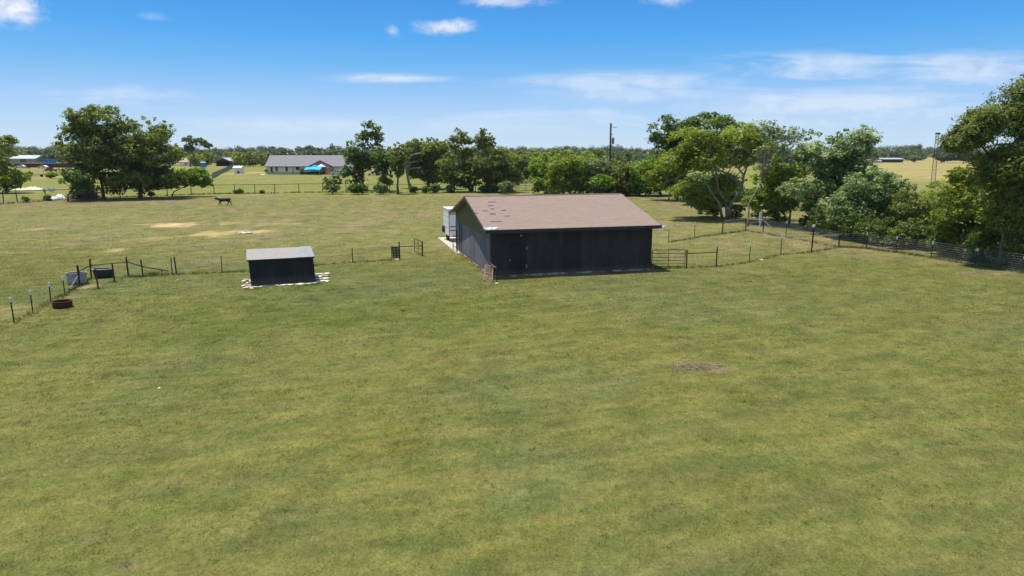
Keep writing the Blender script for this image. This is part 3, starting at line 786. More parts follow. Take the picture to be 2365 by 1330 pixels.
def fence(name, label, specs, mt='tpost', r=.03, wh=(.35, .7, 1.05), white=.22, extra=(), mesh=None, group=None, leanf=.0):
    ps = [G(s[0], s[1]) for s in specs]
    root = thing(name, label, 'fence', ps[0], 0, group)
    loc = [p - ps[0] for p in ps]
    for s, l in zip(specs, loc):
        h = tops(s[0], s[1], s[2])
        mm = s[3] if len(s) > 3 else mt; rr = s[4] if len(s) > 4 else r; wt = s[5] if len(s) > 5 else white
        post_on(root, l, h, rr, mm, (random.uniform(-1, 1) * .04, random.uniform(-1, 1) * .04), wt)
    pts = loc + [l - Vector((0, 0, 0)) for l in ()]
    if wh: wires(root, list(extra) + pts if extra else pts, wh)
    if mesh: woven(root, pts, mesh)
    return root, loc

# left: T posts with white tips running towards the tanks
fence('wire_fence', 'wire fence of thin white tipped posts left of the fire ring', [(-150, 830, 760), (-60, 788, 725), (33, 745, 687), (76, 722, 671), (117, 697, 653), (150, 681, 638), (184, 659, 613, 'pipe', .045, 0)], wh=(.3, .6, .9, 1.15))
# corner of dark pipe
rt, loc = fence('corner_fence', 'dark pipe corner fence beside the stock tanks', [(184, 659, 612), (211, 642, 598), (297, 639, 594)], 'pipe', .05, (.3, .65), 0)
b = MB(); b.path([loc[1] + Vector((0, 0, .82)), loc[2] + Vector((0, 0, .95))], .035); b.path([loc[0] + Vector((0, 0, .85)), loc[1] + Vector((0, 0, .82))], .035); b.build('rail', M['pipe'], rt)
b = MB(); e_ = G(155, 675) - G(184, 659); b.path([e_, loc[0] + Vector((-.02, 0, .62))], .03); o_ = b.build('brace', M['oldwood'], rt); o_['label'] = 'pale diagonal brace pole'
b = MB(); b.path([e_ + Vector((.1, .05, 0)), e_ + Vector((.1, .05, .25))], .03); b.path([e_ + Vector((0, 0, .05)), loc[1] + Vector((0, 0, .05))], .025); b.build('ground_pipe', M['pipe'], rt)
# cross fence from the corner to the small gate
rt, loc = fence('wire_fence', 'dark pipe cross fence from the stock tub to the leaning black shed', [(297, 639, 594, 'pipe', .001), (331, 640, 600), (398, 635, 595, 'pipe', .03), (408, 634, 593), (513, 630, 591, 'pipe', .03), (600, 625, 588, 'pipe', .03)], 'pipe', .045, (.3, .6, .9, 1.1), 0)
b = MB(); b.path([loc[0] + Vector((0, 0, .98)), loc[1] + Vector((0, 0, .68)), G(389, 628) - G(297, 639) + Vector((0, 0, .05))], .035); b.path([G(374, 634) - G(297, 639), G(374, 634) - G(297, 639) + Vector((0, 0, .32))], .03); b.build('brace', M['pipe'], rt)
fence('wire_fence', 'thin wire fence with one lone post between the black shed and small gate', [(690, 616, 582, 'pipe', .03), (814, 606, 573, 'pipe', .035), (905, 600, 569, 'pipe', .03)], 'pipe', .035, (.3, .6, .9), 0)
for (u, vb, vt, lb) in ((227, 667, 620, 'rusty stake standing in front of the black stock tub on its left'), (265, 652, 610, 'rusty stake standing in front of the black stock tub on its right')):
    p = G(u, vb); o = MB().path([(0, 0, -.1), (-.03, 0, tops(u, vb, vt))], .045).build('stake', M['rustpost']); o.location = p; tag(o, lb, 'stake', 'rusty stakes by the stock tub')
o = thing('small_gateway', 'dark pipe gateway with cross rail left of the barn', 'gateway', G(923, 598))
l2 = G(976, 591) - G(923, 598)
post_on(o, (0, 0, 0), tops(923, 598, 558), .05, 'pipe'); post_on(o, l2, tops(976, 591, 557), .055, 'pipe')
MB().path([(0, 0, .98), l2 + Vector((0, 0, .80))], .03).build('rail', M['pipe'], o)

def bar_gate(name, label, wdt, hgt, nb, mk, loc, rz, rad=.028, nv=1):
    g = thing(name, label, 'gate', loc, rz)
    b = MB(); k = .10
    b.path([(0, 0, .12), (0, 0, hgt - k), (k * .3, 0, hgt - k * .3), (k, 0, hgt), (wdt - k, 0, hgt), (wdt - k * .3, 0, hgt - k * .3), (wdt, 0, hgt - k), (wdt, 0, .12), (0, 0, .12)], rad)
    b.build('frame', M[mk], g)
    for i in range(1, nb - 1):
        z = .12 + (hgt - .12) * (i / (nb - 1)) ** 1.12
        MB().path([(0, 0, z), (wdt, 0, z)], rad * .8).build('bar', M[mk], g)
    for i in range(nv):
        x = wdt * (i + 1) / (nv + 1); MB().path([(x, 0, .12), (x, 0, hgt)], rad * .8).build('upright', M[mk], g)
    return g
pg = G(976, 591); pe = at(945, 578, pg.y + 3.0)
gw = math.hypot(pe.x - pg.x, pe.y - pg.y) * .95
bar_gate('farm_gate', 'small dark pipe gate standing open behind its gateway', 1.75, 1.12, 4, 'pipe', pg + Vector((-.03, .06, .05)), R(118), .025)
p = G(916, 597)
t = thing('slatted_panel', 'dark slatted wooden panel hung upright beside the gateway post', 'panel', p + Vector((0, 0, .08)), R(10))
b = MB()
for k in range(7): b.box(-.30, .30, -.03, 0, .02 + k * .125, .02 + k * .125 + .10)
b.build('slat', M['pipe'], t, shear=-.05)
b = MB()
for x in (-.28, -.02, .22): b.box(x, x + .06, .002, .06, 0, .9)
b.build('batten', M['deckwood'], t, shear=-.05)

# right: farm gate next to the barn, then rail and wire fence to the mesh fence
pa, pb = G(1505, 620), G(1581, 619)
gl = math.hypot(pb.x - pa.x, pb.y - pa.y)
bar_gate('farm_gate', 'black five bar pipe gate closing the gap right of the barn', gl, tops(1543, 620, 577), 6, 'pipe', pa, math.atan2(pb.y - pa.y, pb.x - pa.x), .026)
rt, loc = fence('rail_fence', 'dark pipe rail fence panel beside the five bar gate', [(1502.5, 619, 578), (1585, 619, 576), (1654, 616, 571)], 'pipe', .045, (), 0)
MB().path([loc[1] + Vector((0, 0, 1.0)), loc[2] + Vector((0, 0, 1.03))], .035).build('rail', M['pipe'], rt)
fence('wire_fence', 'sparse wire cross fence rising from the pipe rail to the tall corner post', [(1654, 616, 571, 'pipe', .001), (1730, 606, 562), (1803, 588, 543), (1874, 582, 519, 'pipe', .05, .001)], wh=(.3, .6, .9, 1.1))
rt, loc = fence('corner_fence', 'tall dark post pair with pale cross poles at the tree line', [(1874, 582, 519, 'pipe', .055, .2), (1937, 571, 526, 'pipe', .055, 0)], 'pipe', .055, (), 0)
b = MB(); b.path([loc[0] + Vector((0, 0, 1.32)), loc[1] + Vector((0, 0, 1.12))], .03); b.path([loc[0] + Vector((0, 0, 1.12)) + Vector((-2.2, 2, -.1)), loc[1] + Vector((0, 0, .98))], .03); b.build('cross_pole', M['oldwood'], rt)
fence('mesh_fence', 'woven wire mesh fence with white tipped posts along the right trees', [(1937, 571, 526, 'pipe', .001, 0), (2001, 574, 537), (2069, 583, 546), (2150, 596, 558), (2252, 612, 573), (2361, 630, 590), (2480, 652, 611), (2600, 676, 633)], wh=(), mesh=1.2)
rt, loc = fence('mesh_fence', 'woven wire mesh fence with top rail below the spreading tree', [(1937, 571, 526, 'pipe', .001, 0), (1815, 548, 512, 'tpost', .03, .16), (1762, 536, 508, 'pipe', .05, 0), (1722, 533, 503, 'pipe', .05, 0), (1668, 540, 502, 'pipe', .06, 0)], wh=(), mesh=1.25)
b = MB(); b.path([loc[3] + Vector((0, 0, 1.2)), loc[4] + Vector((0, 0, 1.25))], .035); b.path([loc[2] + Vector((0, 0, 1.2)), loc[3] + Vector((0, 0, 1.2))], .035); b.build('rail', M['wire'], rt)
b = MB(); b.path([loc[2] + Vector((0, 0, 1.15)), G(1802, 543) - G(1937, 571)], .045); o_ = b.build('brace', M['oldwood'], rt); o_['label'] = 'pale diagonal brace pole'
fence('wire_fence', 'sparse wire fence curving behind the right side of the barn', [(1668, 540, 502, 'pipe', .001, 0), (1604, 549, 513), (1544, 560, 530, 'tpost', .025, 0), (1500, 570, 540)], wh=(.3, .6, .9, 1.1))

# back fence across the pasture
poly = [G(*q) for q in ((-60, 478), (40, 466), (170, 460), (330, 455.5), (495, 449), (635, 447), (800, 445), (1000, 445), (1192, 441))]
root = thing('back_fence', 'long low pipe and wire fence across the back of the pasture', 'fence', poly[0])
lp = [p - poly[0] for p in poly]
dense = []; 
for a, c in zip(lp[:-1], lp[1:]):
    n = max(1, round((c - a).length / 4.0))
    for k in range(n):
        q = a.lerp(c, k / n); w_ = q + poly[0]; q.z = float(gz(w_.x, w_.y)) - poly[0].z; dense.append(q)
dense.append(lp[-1])
M['backpost'] = mat('weathered_post', (.10, .085, .065), (.05, .04, .035), 4, .9)
for q in dense: post_on(root, q, random.uniform(1.7, 1.95), .075, 'backpost', (random.uniform(-.06, .06), random.uniform(-.05, .05)))
b = MB(); b.path([q + Vector((0, 0, 1.72)) for q in dense], .045, 5); b.build('top_rail', M['backpost'], root)
wires(root, dense, (.25, .6, .95, 1.3), .012, sag=.03)
p0, p1 = G(1196, 441), G(1251, 440)
bar_gate('farm_gate', 'weathered blue pipe gate at the end of the back fence', math.hypot(p1.x - p0.x, p1.y - p0.y), 1.62, 5, 'gateblue', p0, math.atan2(p1.y - p0.y, p1.x - p0.x), .06, 2)

# ------------------------------------------------------------------ utility poles
pY = 131.0
q = at(1410, 447, pY); base_ = Vector((at(1407, 452, pY).x, pY, 0))
t = thing('utility_pole', 'tall brown utility pole with transformer behind the barn', 'utility pole', base_)
tp = at(1411, 284, pY) - base_
MB().path([(0, 0, -.1), tp], [.24, .15], 10).build('pole_shaft', M['polewood'], t)
z0 = at(1415, 333, pY).z; z1 = at(1415, 320, pY).z
b = MB().lathe([(0, z0), (.17, z0 + .02), (.21, z0 + .12), (.25, z0 + .25), (.25, z1 - .1), (.27, z1 - .06), (.27, z1), (.1, z1 + .06), (0, z1 + .06)], 16); b.v = [(x + tp.x * .78 + .46, y - .1, z) for x, y, z in b.v]
tf = b.build('transformer', M['galv'], t, True)
b = MB(); 
for dx in (-.1, .1): b.path([(tp.x * .8 + .46 + dx, -.1, z1 + .04), (tp.x * .8 + .46 + dx, -.1, z1 + .3)], .05)
b.build('bushing', M['browntrim'], tf)
b = MB().path([(tp.x, 0, tp.z - .5), (tp.x + .55, -.05, tp.z - .85), (tp.x + 1.2, -.1, tp.z - .75)], .04); b.path([(tp.x * .9, 0, z1 + 1.0), (tp.x + .5, 0, z1 + .6)], .04); b.build('wire_bracket', M['browntrim'], t)
b = MB(); 
for k in range(5): b.path([(tp.x - .25, 0, tp.z - .3 - k * .8), (tp.x + .2, 0, tp.z - .3 - k * .8)], .03)
b.build('step_bolt', M['browntrim'], t)
MB().path([(.42, -.1, 0), (.36, -.1, z0 - .8)], .04, 5).path([(.36, -.1, z0 - .8), (tp.x * .7 + .2, -.05, z0)], .03, 5).build('conduit', M['galv'], t)

tY = 150.0
bq = Vector((at(2156, 430, tY).x, tY, 0)); t = thing('lattice_mast', 'slim rusty lattice mast standing in the right field', 'mast', bq)
tq = at(2166, 310, tY) - bq
b = MB(); legs = []
for k in range(3):
    an = k * 2.094 + .5; a0 = Vector((math.cos(an) * .55, math.sin(an) * .55, 0)); a1 = tq + Vector((math.cos(an) * .35, math.sin(an) * .35, 0)); legs.append((a0, a1)); b.path([a0, a1], .055, 5)
b.build('mast_leg', M['polewood'], t)
b = MB()
for s in range(14):
    for k in range(3):
        a0, a1 = legs[k]; c0, c1 = legs[(k + 1) % 3]
        b.path([a0.lerp(a1, s / 14), c0.lerp(c1, (s + 1) / 14)], .022, 4); b.path([a0.lerp(a1, s / 14), c0.lerp(c1, s / 14)], .022, 4)
b.build('lattice', M['polewood'], t)
MB().path([tq + Vector((-.4, 0, 0)), tq + Vector((1.3, 0, -.1))], .04, 5).box(tq.x - .4, tq.x + .35, -.3, .3, tq.z, tq.z + .35).build('cross_arm', M['polewood'], t)

# ------------------------------------------------------------------ trees
LM = {
    'oak': leaf_mat('oak_leaves', (0.075, 0.105, 0.022), (0.160, 0.201, 0.038), (0.310, 0.339, 0.084), .5),
    'dark': leaf_mat('dark_leaves', (0.040, 0.080, 0.019), (0.092, 0.147, 0.029), (0.225, 0.275, 0.062), .5),
    'lime': leaf_mat('lime_leaves', (0.085, 0.150, 0.016), (0.185, 0.275, 0.027), (0.320, 0.392, 0.056), .5),
    'yellow': leaf_mat('yellow_green_leaves', (0.105, 0.145, 0.019), (0.230, 0.281, 0.030), (0.370, 0.415, 0.065), .5),
    'vine': leaf_mat('pale_vine_leaves', (0.045, 0.103, 0.029), (0.165, 0.234, 0.067), (0.520, 0.597, 0.325), .4),
    'grey': leaf_mat('grey_green_leaves', (0.100, 0.135, 0.060), (0.195, 0.240, 0.106), (0.330, 0.386, 0.185), .45),
    'far': leaf_mat('far_wood_leaves', (.034, .060, .024), (.072, .112, .034), (.150, .190, .054), .3),
}

def leaf_cloud(rng, blobs, leaf, cover, wind=0.0):
    """leaf-sized faces through the blobs' volume; returns corners and tone"""
    P, T, O = [], [], []
    for (c, r, tone) in blobs:
        r = np.array(r); area = (r[0] * r[2] + r[0] * r[1] + r[1] * r[2]) * 4.2
        n = max(10, int(cover * area / (leaf * leaf)))
        d = rng.normal(size=(n, 3)); d /= np.linalg.norm(d, axis=1)[:, None]
        rad = np.where(rng.random(n) < .72, .82 + .24 * rng.random(n), .35 + .5 * rng.random(n))
        lump = np.sin(d[:, 0] * 5 + c[0] * 3) * np.sin(d[:, 2] * 6 + c[2] * 2)
        rad *= 1 + .22 * lump + .16 * np.sin(d[:, 1] * 7 + c[1])
        P.append(np.array(c) + d * rad[:, None] * r); O.append(d)
        T.append(np.clip(tone + lump * .12 + rng.normal(0, .2, n), 0, 1))
    P = np.concatenate(P); O = np.concatenate(O); T = np.concatenate(T)
    n = len(P)
    nrm = O * .55 + rng.normal(size=(n, 3)) * .5 + np.array((-.12, .06, .62)); nrm /= np.linalg.norm(nrm, axis=1)[:, None]
    t = rng.normal(size=(n, 3)) + np.array((wind, -.0, -.15)); t -= nrm * (t * nrm).sum(1)[:, None]; t /= np.linalg.norm(t, axis=1)[:, None]
    b = np.cross(nrm, t)
    L = (leaf * (.45 + .6 * rng.random(n)))[:, None]; Wd = L * (.30 + .25 * rng.random(n))[:, None]
    V = np.stack([P - t * L, P + b * Wd + nrm * L * .08, P + t * L, P - b * Wd - nrm * L * .08], 1)
    return V.reshape(-1, 3), T

def blobs_in(rng, c, r, size, nmul=1.0, flat=.66, gap=.0):
    """foliage clumps filling an ellipsoid crown, mostly near its outside"""
    r = np.array(r, float)
    vol = r[0] * r[1] * r[2]; n = int(np.clip(nmul * vol / (size ** 3) * 1.5, 9, 120))
    out = []
    for k in range(n):
        d = rng.normal(size=3); d /= np.linalg.norm(d)
        q = (.35 + .60 * rng.random() ** .6)
        s = size * (.55 + .65 * rng.random())
        out.append((tuple(np.array(c) + d * q * r), (s * 1.15, s * 1.1, s * flat), float(np.clip(.5 + rng.normal(0, .2), .08, .95))))
    for k in range(int(n * 1.2)):          # sprigs breaking the outline
        d = rng.normal(size=3); d[2] = abs(d[2]) * .8 + d[2] * .2; d /= np.linalg.norm(d)
        s = size * (.16 + .26 * rng.random() ** 1.5)
        out.append((tuple(np.array(c) + d * r * (.90 + .22 * rng.random())), (s * 1.2, s * 1.2, s * .8), float(np.clip(.6 + rng.normal(0, .17), .1, 1))))
    return out

LEAVES = [0]
def tree(name, label, base, envs, mk, leaf=None, size=None, cover=1.25, seed=0, cat='tree', group=None, trunk=.22, bark='bark', wind=0.0, limbs=9, forks=1, lean=0.0, nmul=1.0, trunkv=None, depth=.8):
    """base: measured foot; envs: measured outlines (u0, v0, u1, v1[, depth offset]) of the crown's masses"""
    rng = np.random.default_rng(seed + 100)
    p = G(*base); Yb = p.y
    root = thing(name, label, cat, p, 0, group)
    leaf = (leaf or max(.15, Yb * .0030))
    bl = []
    for e in envs:
        Ye = Yb + (e[4] if len(e) > 4 else 0)
        a = at(e[0], e[1], Ye); b = at(e[2], e[3], Ye); c = (a + b) / 2 - p
        r = (abs(b.x - a.x) / 2 * 1.1, abs(b.x - a.x) / 2 * depth, abs(a.z - b.z) / 2 * 1.05)
        sz = (size or .36 * min(r[0], r[2])) 
        sz = float(np.clip(sz, .25, 2.2))
        bl += blobs_in(rng, c, (max(.2, r[0] - sz * .45), max(.2, r[1] - sz * .4), max(.2, r[2] - sz * .35)), sz, nmul)
    bl = [b_ for b_ in bl if b_[0][2] > b_[1][2] * .2 - p.z - .05]
    V, T = leaf_cloud(rng, bl, leaf, cover, wind)
    keep = V.reshape(-1, 4, 3)[:, :, 2].min(1) > .03
    V = V.reshape(-1, 4, 3)[keep].reshape(-1, 3); T = T[keep]
    np_mesh('crown', V, 4, LM[mk], T, root); LEAVES[0] += len(T)
    tb = MB()
    big = sorted([b_ for b_ in bl if b_[1][0] > .2], key=lambda b_: -b_[1][0])
    cen = np.mean([b_[0] for b_ in bl], 0)
    for f in range(forks):
        off = (f - (forks - 1) / 2) * trunk * 3.0
        fk = Vector((cen[0] * .45 + off + lean, cen[1] * .3, cen[2] * .52))
        mid = Vector((off * .5 + lean * .5 + rng.normal(0, .08), rng.normal(0, .08), fk.z * .5))
        tb.path([(off * .35, 0, -.15), (off * .4, 0, fk.z * .08), mid, fk], [trunk * 1.2, trunk * .85, trunk * .65, trunk * .5], 8)
        for k in range(limbs):
            tgt = Vector(big[int(rng.integers(0, min(len(big), 26)))][0])
            if tgt.z < fk.z * .5: continue
            m1 = fk.lerp(tgt, .45) + Vector((rng.normal(0, .25), rng.normal(0, .25), .25 + rng.normal(0, .2)))
            tb.path([fk - Vector((0, 0, .15)), m1, tgt], [trunk * .38, trunk * .24, trunk * .08], 6)
            for s_ in range(2):
                t2 = Vector(bl[int(rng.integers(0, len(bl)))][0])
                if (t2 - m1).length < 4: tb.path([m1, m1.lerp(t2, .5) + Vector((0, 0, .15)), t2], [trunk * .22, trunk * .13, trunk * .05], 5)
    tb.build('trunk', M[bark], root, True)
    return root

# --- left group
tree('deciduous_tree', 'tall open crowned tree in the left pasture corner, taller of the pair', (240, 461), [(150, 238, 292, 330), (128, 285, 300, 400), (150, 360, 240, 445), (200, 360, 300, 440), (180, 392, 312, 450)], 'oak', seed=1, trunk=.34, limbs=14, nmul=.85, size=1.25, cover=1.3)
tree('deciduous_tree', 'broad rounded tree beside the taller one in the left pasture', (324, 459), [(258, 268, 405, 350), (255, 310, 420, 400), (285, 375, 400, 432), (275, 395, 345, 446), (340, 395, 405, 442), (262, 385, 425, 446)], 'oak', seed=2, trunk=.38, limbs=14, nmul=.85, size=1.25, cover=1.3)
tree('deciduous_tree', 'slender low tree with thin trunk at the left edge of the tree pair', (158, 466), [(140, 390, 215, 452)], 'dark', seed=3, trunk=.18)
tree('small_tree', 'small bright green tree leaning right beside the left pasture pair', (398, 455), [(380, 388, 440, 430), (420, 388, 488, 430), (440, 405, 492, 438), (375, 410, 420, 436)], 'lime', seed=4, trunk=.14, lean=.9, limbs=7)
tree('deciduous_tree', 'grey green bushy tree cut off by the left edge of the photo', (15, 446), [(-60, 318, 38, 400), (-60, 385, 62, 440), (0, 312, 40, 345)], 'yellow', seed=5, trunk=.3)
# --- centre left
tree('deciduous_tree', 'tall dark tree with a narrow upper crown right of the farmhouse', (838, 440), [(828, 280, 888, 350), (788, 318, 850, 400), (820, 325, 900, 418), (785, 378, 842, 426)], 'dark', seed=6, trunk=.38, limbs=14)
tree('deciduous_tree', 'dark narrow tree beside the tall one right of the farmhouse', (882, 444), [(862, 335, 912, 400), (866, 380, 914, 434)], 'dark', seed=7, trunk=.25)
tree('deciduous_tree', 'slim grey green tree with a bare lower trunk by the back fence', (919, 447), [(895, 330, 948, 395), (900, 370, 935, 412)], 'oak', seed=8, trunk=.3)
tree('deciduous_tree', 'wide low tree behind the pale dead branches at the back fence', (990, 436), [(928, 318, 1048, 380), (950, 345, 1055, 418), (915, 340, 985, 395, 3), (945, 372, 1055, 424)], 'oak', seed=9, trunk=.3, forks=2)
tree('deciduous_tree', 'large twin topped tree at the back fence behind the barn', (1088, 443), [(1035, 297, 1088, 370), (1090, 297, 1142, 370), (1012, 338, 1105, 428), (1075, 335, 1185, 428), (1130, 350, 1205, 430), (1020, 385, 1120, 434), (1110, 380, 1200, 436)], 'oak', seed=10, trunk=.36, forks=2, limbs=12)
tree('shrub', 'round green shrub standing alone against the back fence', (768, 448), [(744, 404, 792, 447)], 'dark', seed=11, cat='shrub', trunk=.1, cover=1.2)
tree('shrub', 'low shrub under the tall dark tree by the back fence', (825, 449), [(804, 424, 848, 449)], 'dark', seed=12, cat='shrub', trunk=.08)
tree('shrub', 'low green shrub right of the tall dark tree at the back fence', (878, 449), [(862, 422, 896, 450)], 'grey', seed=13, cat='shrub', trunk=.08)
tree('shrub', 'grey green shrub beside the blue gate', (1168, 447), [(1150, 418, 1190, 447)], 'grey', seed=14, cat='shrub', trunk=.08)
tree('shrub', 'low dark brush at the foot of the twin topped tree', (1130, 444), [(1108, 428, 1152, 445)], 'dark', seed=15, cat='shrub', trunk=.08)
for i, (u, v, s) in enumerate(((955, 446, 9), (985, 446, 10), (1005, 446, 12), (545, 449, 6), (605, 448, 5), (555, 449, 7), (185, 461, 9), (60, 468, 9), (110, 464, 9), (350, 456, 8), (1040, 445, 10))):
    tree('weed_clump', 'tall weed clump growing in the wire of the back fence', (u, v), [(u - s, v - s * 1.7, u + s, v)], 'oak' if i % 2 else 'dark', seed=60 + i, cat='weeds', group='weed clumps along the back fence', trunk=.04, limbs=3)
# dead pale branches
q = G(948, 441); t = thing('dead_tree', 'pale leafless dead limbs curling in front of the back fence trees', 'dead tree', q)
def PX(u, v, Y, o): return at(u, v, Y) - o
b = MB(); Yd = q.y - 1.5
b.path([(0, 0, -.1), PX(942, 410, Yd, q), PX(936, 375, Yd, q), PX(944, 362, Yd, q), PX(955, 357, Yd, q), PX(968, 354, Yd, q), PX(976, 357, Yd, q)], [.3, .25, .24, .22, .2, .15, .06], 8)
b.path([PX(936, 376, Yd, q), PX(950, 375, Yd, q), PX(966, 372, Yd, q)], [.2, .16, .06], 6); b.path([PX(952, 358, Yd, q), PX(949, 348, Yd, q), PX(944, 340, Yd, q)], [.16, .12, .05], 6); b.path([PX(950, 350, Yd, q), PX(955, 344, Yd, q)], [.1, .04], 5)
b.path([PX(938, 392, Yd, q), PX(950, 389, Yd, q), PX(972, 387, Yd, q)], [.18, .14, .06], 6); b.path([PX(940, 390, Yd, q), PX(925, 391, Yd, q)], [.14, .06], 6)
b.build('branches', M['palebark'], t, True)

# --- middle hedge behind the barn: light green bushy trees
hedge = [(1262, 448, 1228, 350, 1305, 440, 'lime'), (1300, 452, 1270, 345, 1340, 450, 'yellow'), (1340, 452, 1310, 352, 1375, 452, 'lime'), (1372, 452, 1338, 360, 1408, 452, 'grey'),
         (1425, 452, 1394, 366, 1455, 450, 'oak'), (1455, 450, 1425, 356, 1490, 448, 'oak'), (1490, 452, 1460, 358, 1530, 448, 'lime'), (1525, 450, 1500, 355, 1560, 440, 'yellow'), (1390, 455, 1372, 402, 1415, 452, 'lime')]
hl = ['light green bushy tree at the left end of the hedge behind the barn roof', 'tall yellow green bushy tree left of the utility pole', 'light green bushy tree next left of the utility pole', 'pale grey green bush hugging the utility pole on its left',
      'dark leafy bush hugging the utility pole on its right', 'mid green bushy tree just right of the utility pole', 'bright green bushy tree above the right end of the barn ridge', 'yellow green tree under the dark wind blown crown', 'low bright bush at the foot of the utility pole']
for i, (u, v, a, b_, c, d, k) in enumerate(hedge):
    tree('bushy_tree', hl[i], (u, v), [(a - 6, b_, c + 6, d - 12), (a - 10, b_ + 42, c + 10, v + 3)], k, seed=20 + i, trunk=.2, group='bushy trees behind the barn', cover=1.0)
for i in range(15):
    u = 1168 + (i % 9) * 27 + (i // 9) * 14; 
    tree('bushy_tree', 'rounded green tree in the row beyond the back fence', (u, 424 - (i % 3) * 3 - (i // 9) * 6), [(u - 26, 341 + (i * 7) % 11, u + 26, 408), (u - 30, 366, u + 24, 424)], ('oak', 'dark', 'oak', 'yellow')[i % 4], seed=40 + i, trunk=.3, group='trees beyond the back fence', leaf=.6, cover=.8)

# --- right: big wind blown trees
tree('deciduous_tree', 'dark wind blown tree standing behind the spreading tree', (1562, 462), [(1497, 262, 1600, 350), (1580, 255, 1692, 340), (1520, 300, 1680, 400)], 'dark', seed=50, trunk=.42, wind=1.2, limbs=14)
Yt = G(1678, 507).y
tree('deciduous_tree', 'spreading yellow green tree with bare grey limbs below its crown', (1678, 507), [(1520, 330, 1620, 400), (1535, 292, 1660, 378), (1600, 270, 1760, 365), (1660, 285, 1800, 380), (1545, 330, 1700, 395), (1560, 420, 1660, 470, 2), (1640, 400, 1700, 440, 1), (1590, 430, 1680, 490, 2)], 'yellow', seed=51, trunk=.2, bark='palebark', wind=1.6, limbs=8, size=1.35)
tree('bushy_tree', 'dark green bush filling the space behind the bare grey limbs', (1655, 474), [(1575, 395, 1700, 474), (1600, 425, 1730, 476)], 'dark', seed=62, trunk=.15)
tree('bushy_tree', 'olive green bush between the utility pole hedge and the spreading tree', (1545, 462), [(1490, 385, 1585, 440)], 'yellow', seed=63, trunk=.15)
q = G(1675, 505); t = thing('bare_limbs', 'long bare grey limbs spreading low below the yellow green crown', 'dead limbs', q); b = MB(); o = q
for pts, r0 in (([(1668, 505), (1662, 470), (1640, 440), (1628, 415), (1600, 395)], .28), ([(1682, 505), (1688, 470), (1712, 440), (1705, 420), (1668, 395), (1640, 391), (1615, 405), (1585, 412)], .34), ([(1668, 395), (1620, 390), (1580, 402), (1560, 412), (1518, 428)], .2),
                ([(1712, 440), (1718, 405), (1705, 388), (1690, 375), (1668, 372), (1648, 366)], .26), ([(1718, 405), (1725, 385), (1752, 370), (1775, 360), (1790, 350)], .22), ([(1752, 370), (1765, 345), (1775, 350)], .12), ([(1690, 378), (1705, 360), (1720, 340)], .16), ([(1585, 402), (1565, 408), (1555, 430)], .12), ([(1676, 470), (1660, 440), (1655, 410), (1665, 380)], .2), ([(1700, 465), (1720, 450), (1740, 440)], .16)):
    P_ = [at(u, v, Yt - 1.2 - .5 * math.sin(i_ * 1.3)) - o for i_, (u, v) in enumerate(pts)]
    b.path(P_, [max(.03, r0 * .6 * (1 - .85 * i_ / (len(P_) - 1))) for i_ in range(len(P_))], 8)
b.build('branches', M['palebark'], t, True)
tree('deciduous_tree', 'thin straggly tree with a pale trunk right of the spreading tree', (1727, 522), [(1785, 285, 1872, 335), (1735, 280, 1800, 330), (1750, 320, 1850, 375)], 'grey', seed=52, trunk=.13, bark='palebark', wind=1.6, cover=.6, limbs=12, size=.7, nmul=.3)
tree('bushy_tree', 'yellow green bushy tree right of the pale trunk', (1790, 518), [(1725, 420, 1840, 508), (1765, 350, 1862, 460), (1735, 370, 1810, 480)], 'lime', seed=53, trunk=.2, wind=1.0)
tree('vine_covered_tree', 'tall pale vine covered tree in the right hedgerow', (1925, 530), [(1850, 300, 1985, 420), (1930, 285, 2022, 380), (1830, 370, 1960, 505), (1900, 330, 2010, 500)], 'vine', seed=54, trunk=.34, wind=1.0, limbs=12)
tree('vine_covered_tree', 'low spreading pale green tree right of the tall vine covered one', (2010, 548), [(1950, 388, 2092, 500), (1900, 440, 2050, 530), (2020, 430, 2095, 530)], 'vine', seed=55, trunk=.3, wind=1.0)
tree('bushy_tree', 'narrow dark bushy tree in the gap of the right hedgerow', (2120, 566), [(2065, 425, 2160, 530), (2070, 470, 2195, 572)], 'oak', seed=56, trunk=.2, wind=.8)
tree('bushy_tree', 'broad light green bushy tree behind the mesh fence on the right', (2265, 592), [(2150, 400, 2290, 520), (2170, 450, 2330, 575), (2190, 385, 2260, 430)], 'yellow', seed=57, trunk=.24, wind=1.2, cover=1.0)
tree('deciduous_tree', 'tallest tree of the hedgerow at the right edge of the photo', (2430, 610), [(2280, 265, 2440, 405), (2262, 305, 2400, 440), (2290, 360, 2420, 480), (2305, 200, 2430, 340), (2340, 155, 2480, 300), (2268, 335, 2460, 500), (2310, 400, 2500, 590), (2208, 324, 2224, 336), (2226, 310, 2244, 324), (2246, 290, 2264, 308), (2262, 262, 2286, 285)], 'oak', seed=58, trunk=.27, wind=1.0, limbs=14, size=1.1, nmul=1.25)
tree('bushy_tree', 'leafy low tree under the tallest one at the right edge of the photo', (2345, 606), [(2275, 440, 2400, 590), (2340, 430, 2440, 560)], 'lime', seed=59, trunk=.2, wind=1.0)
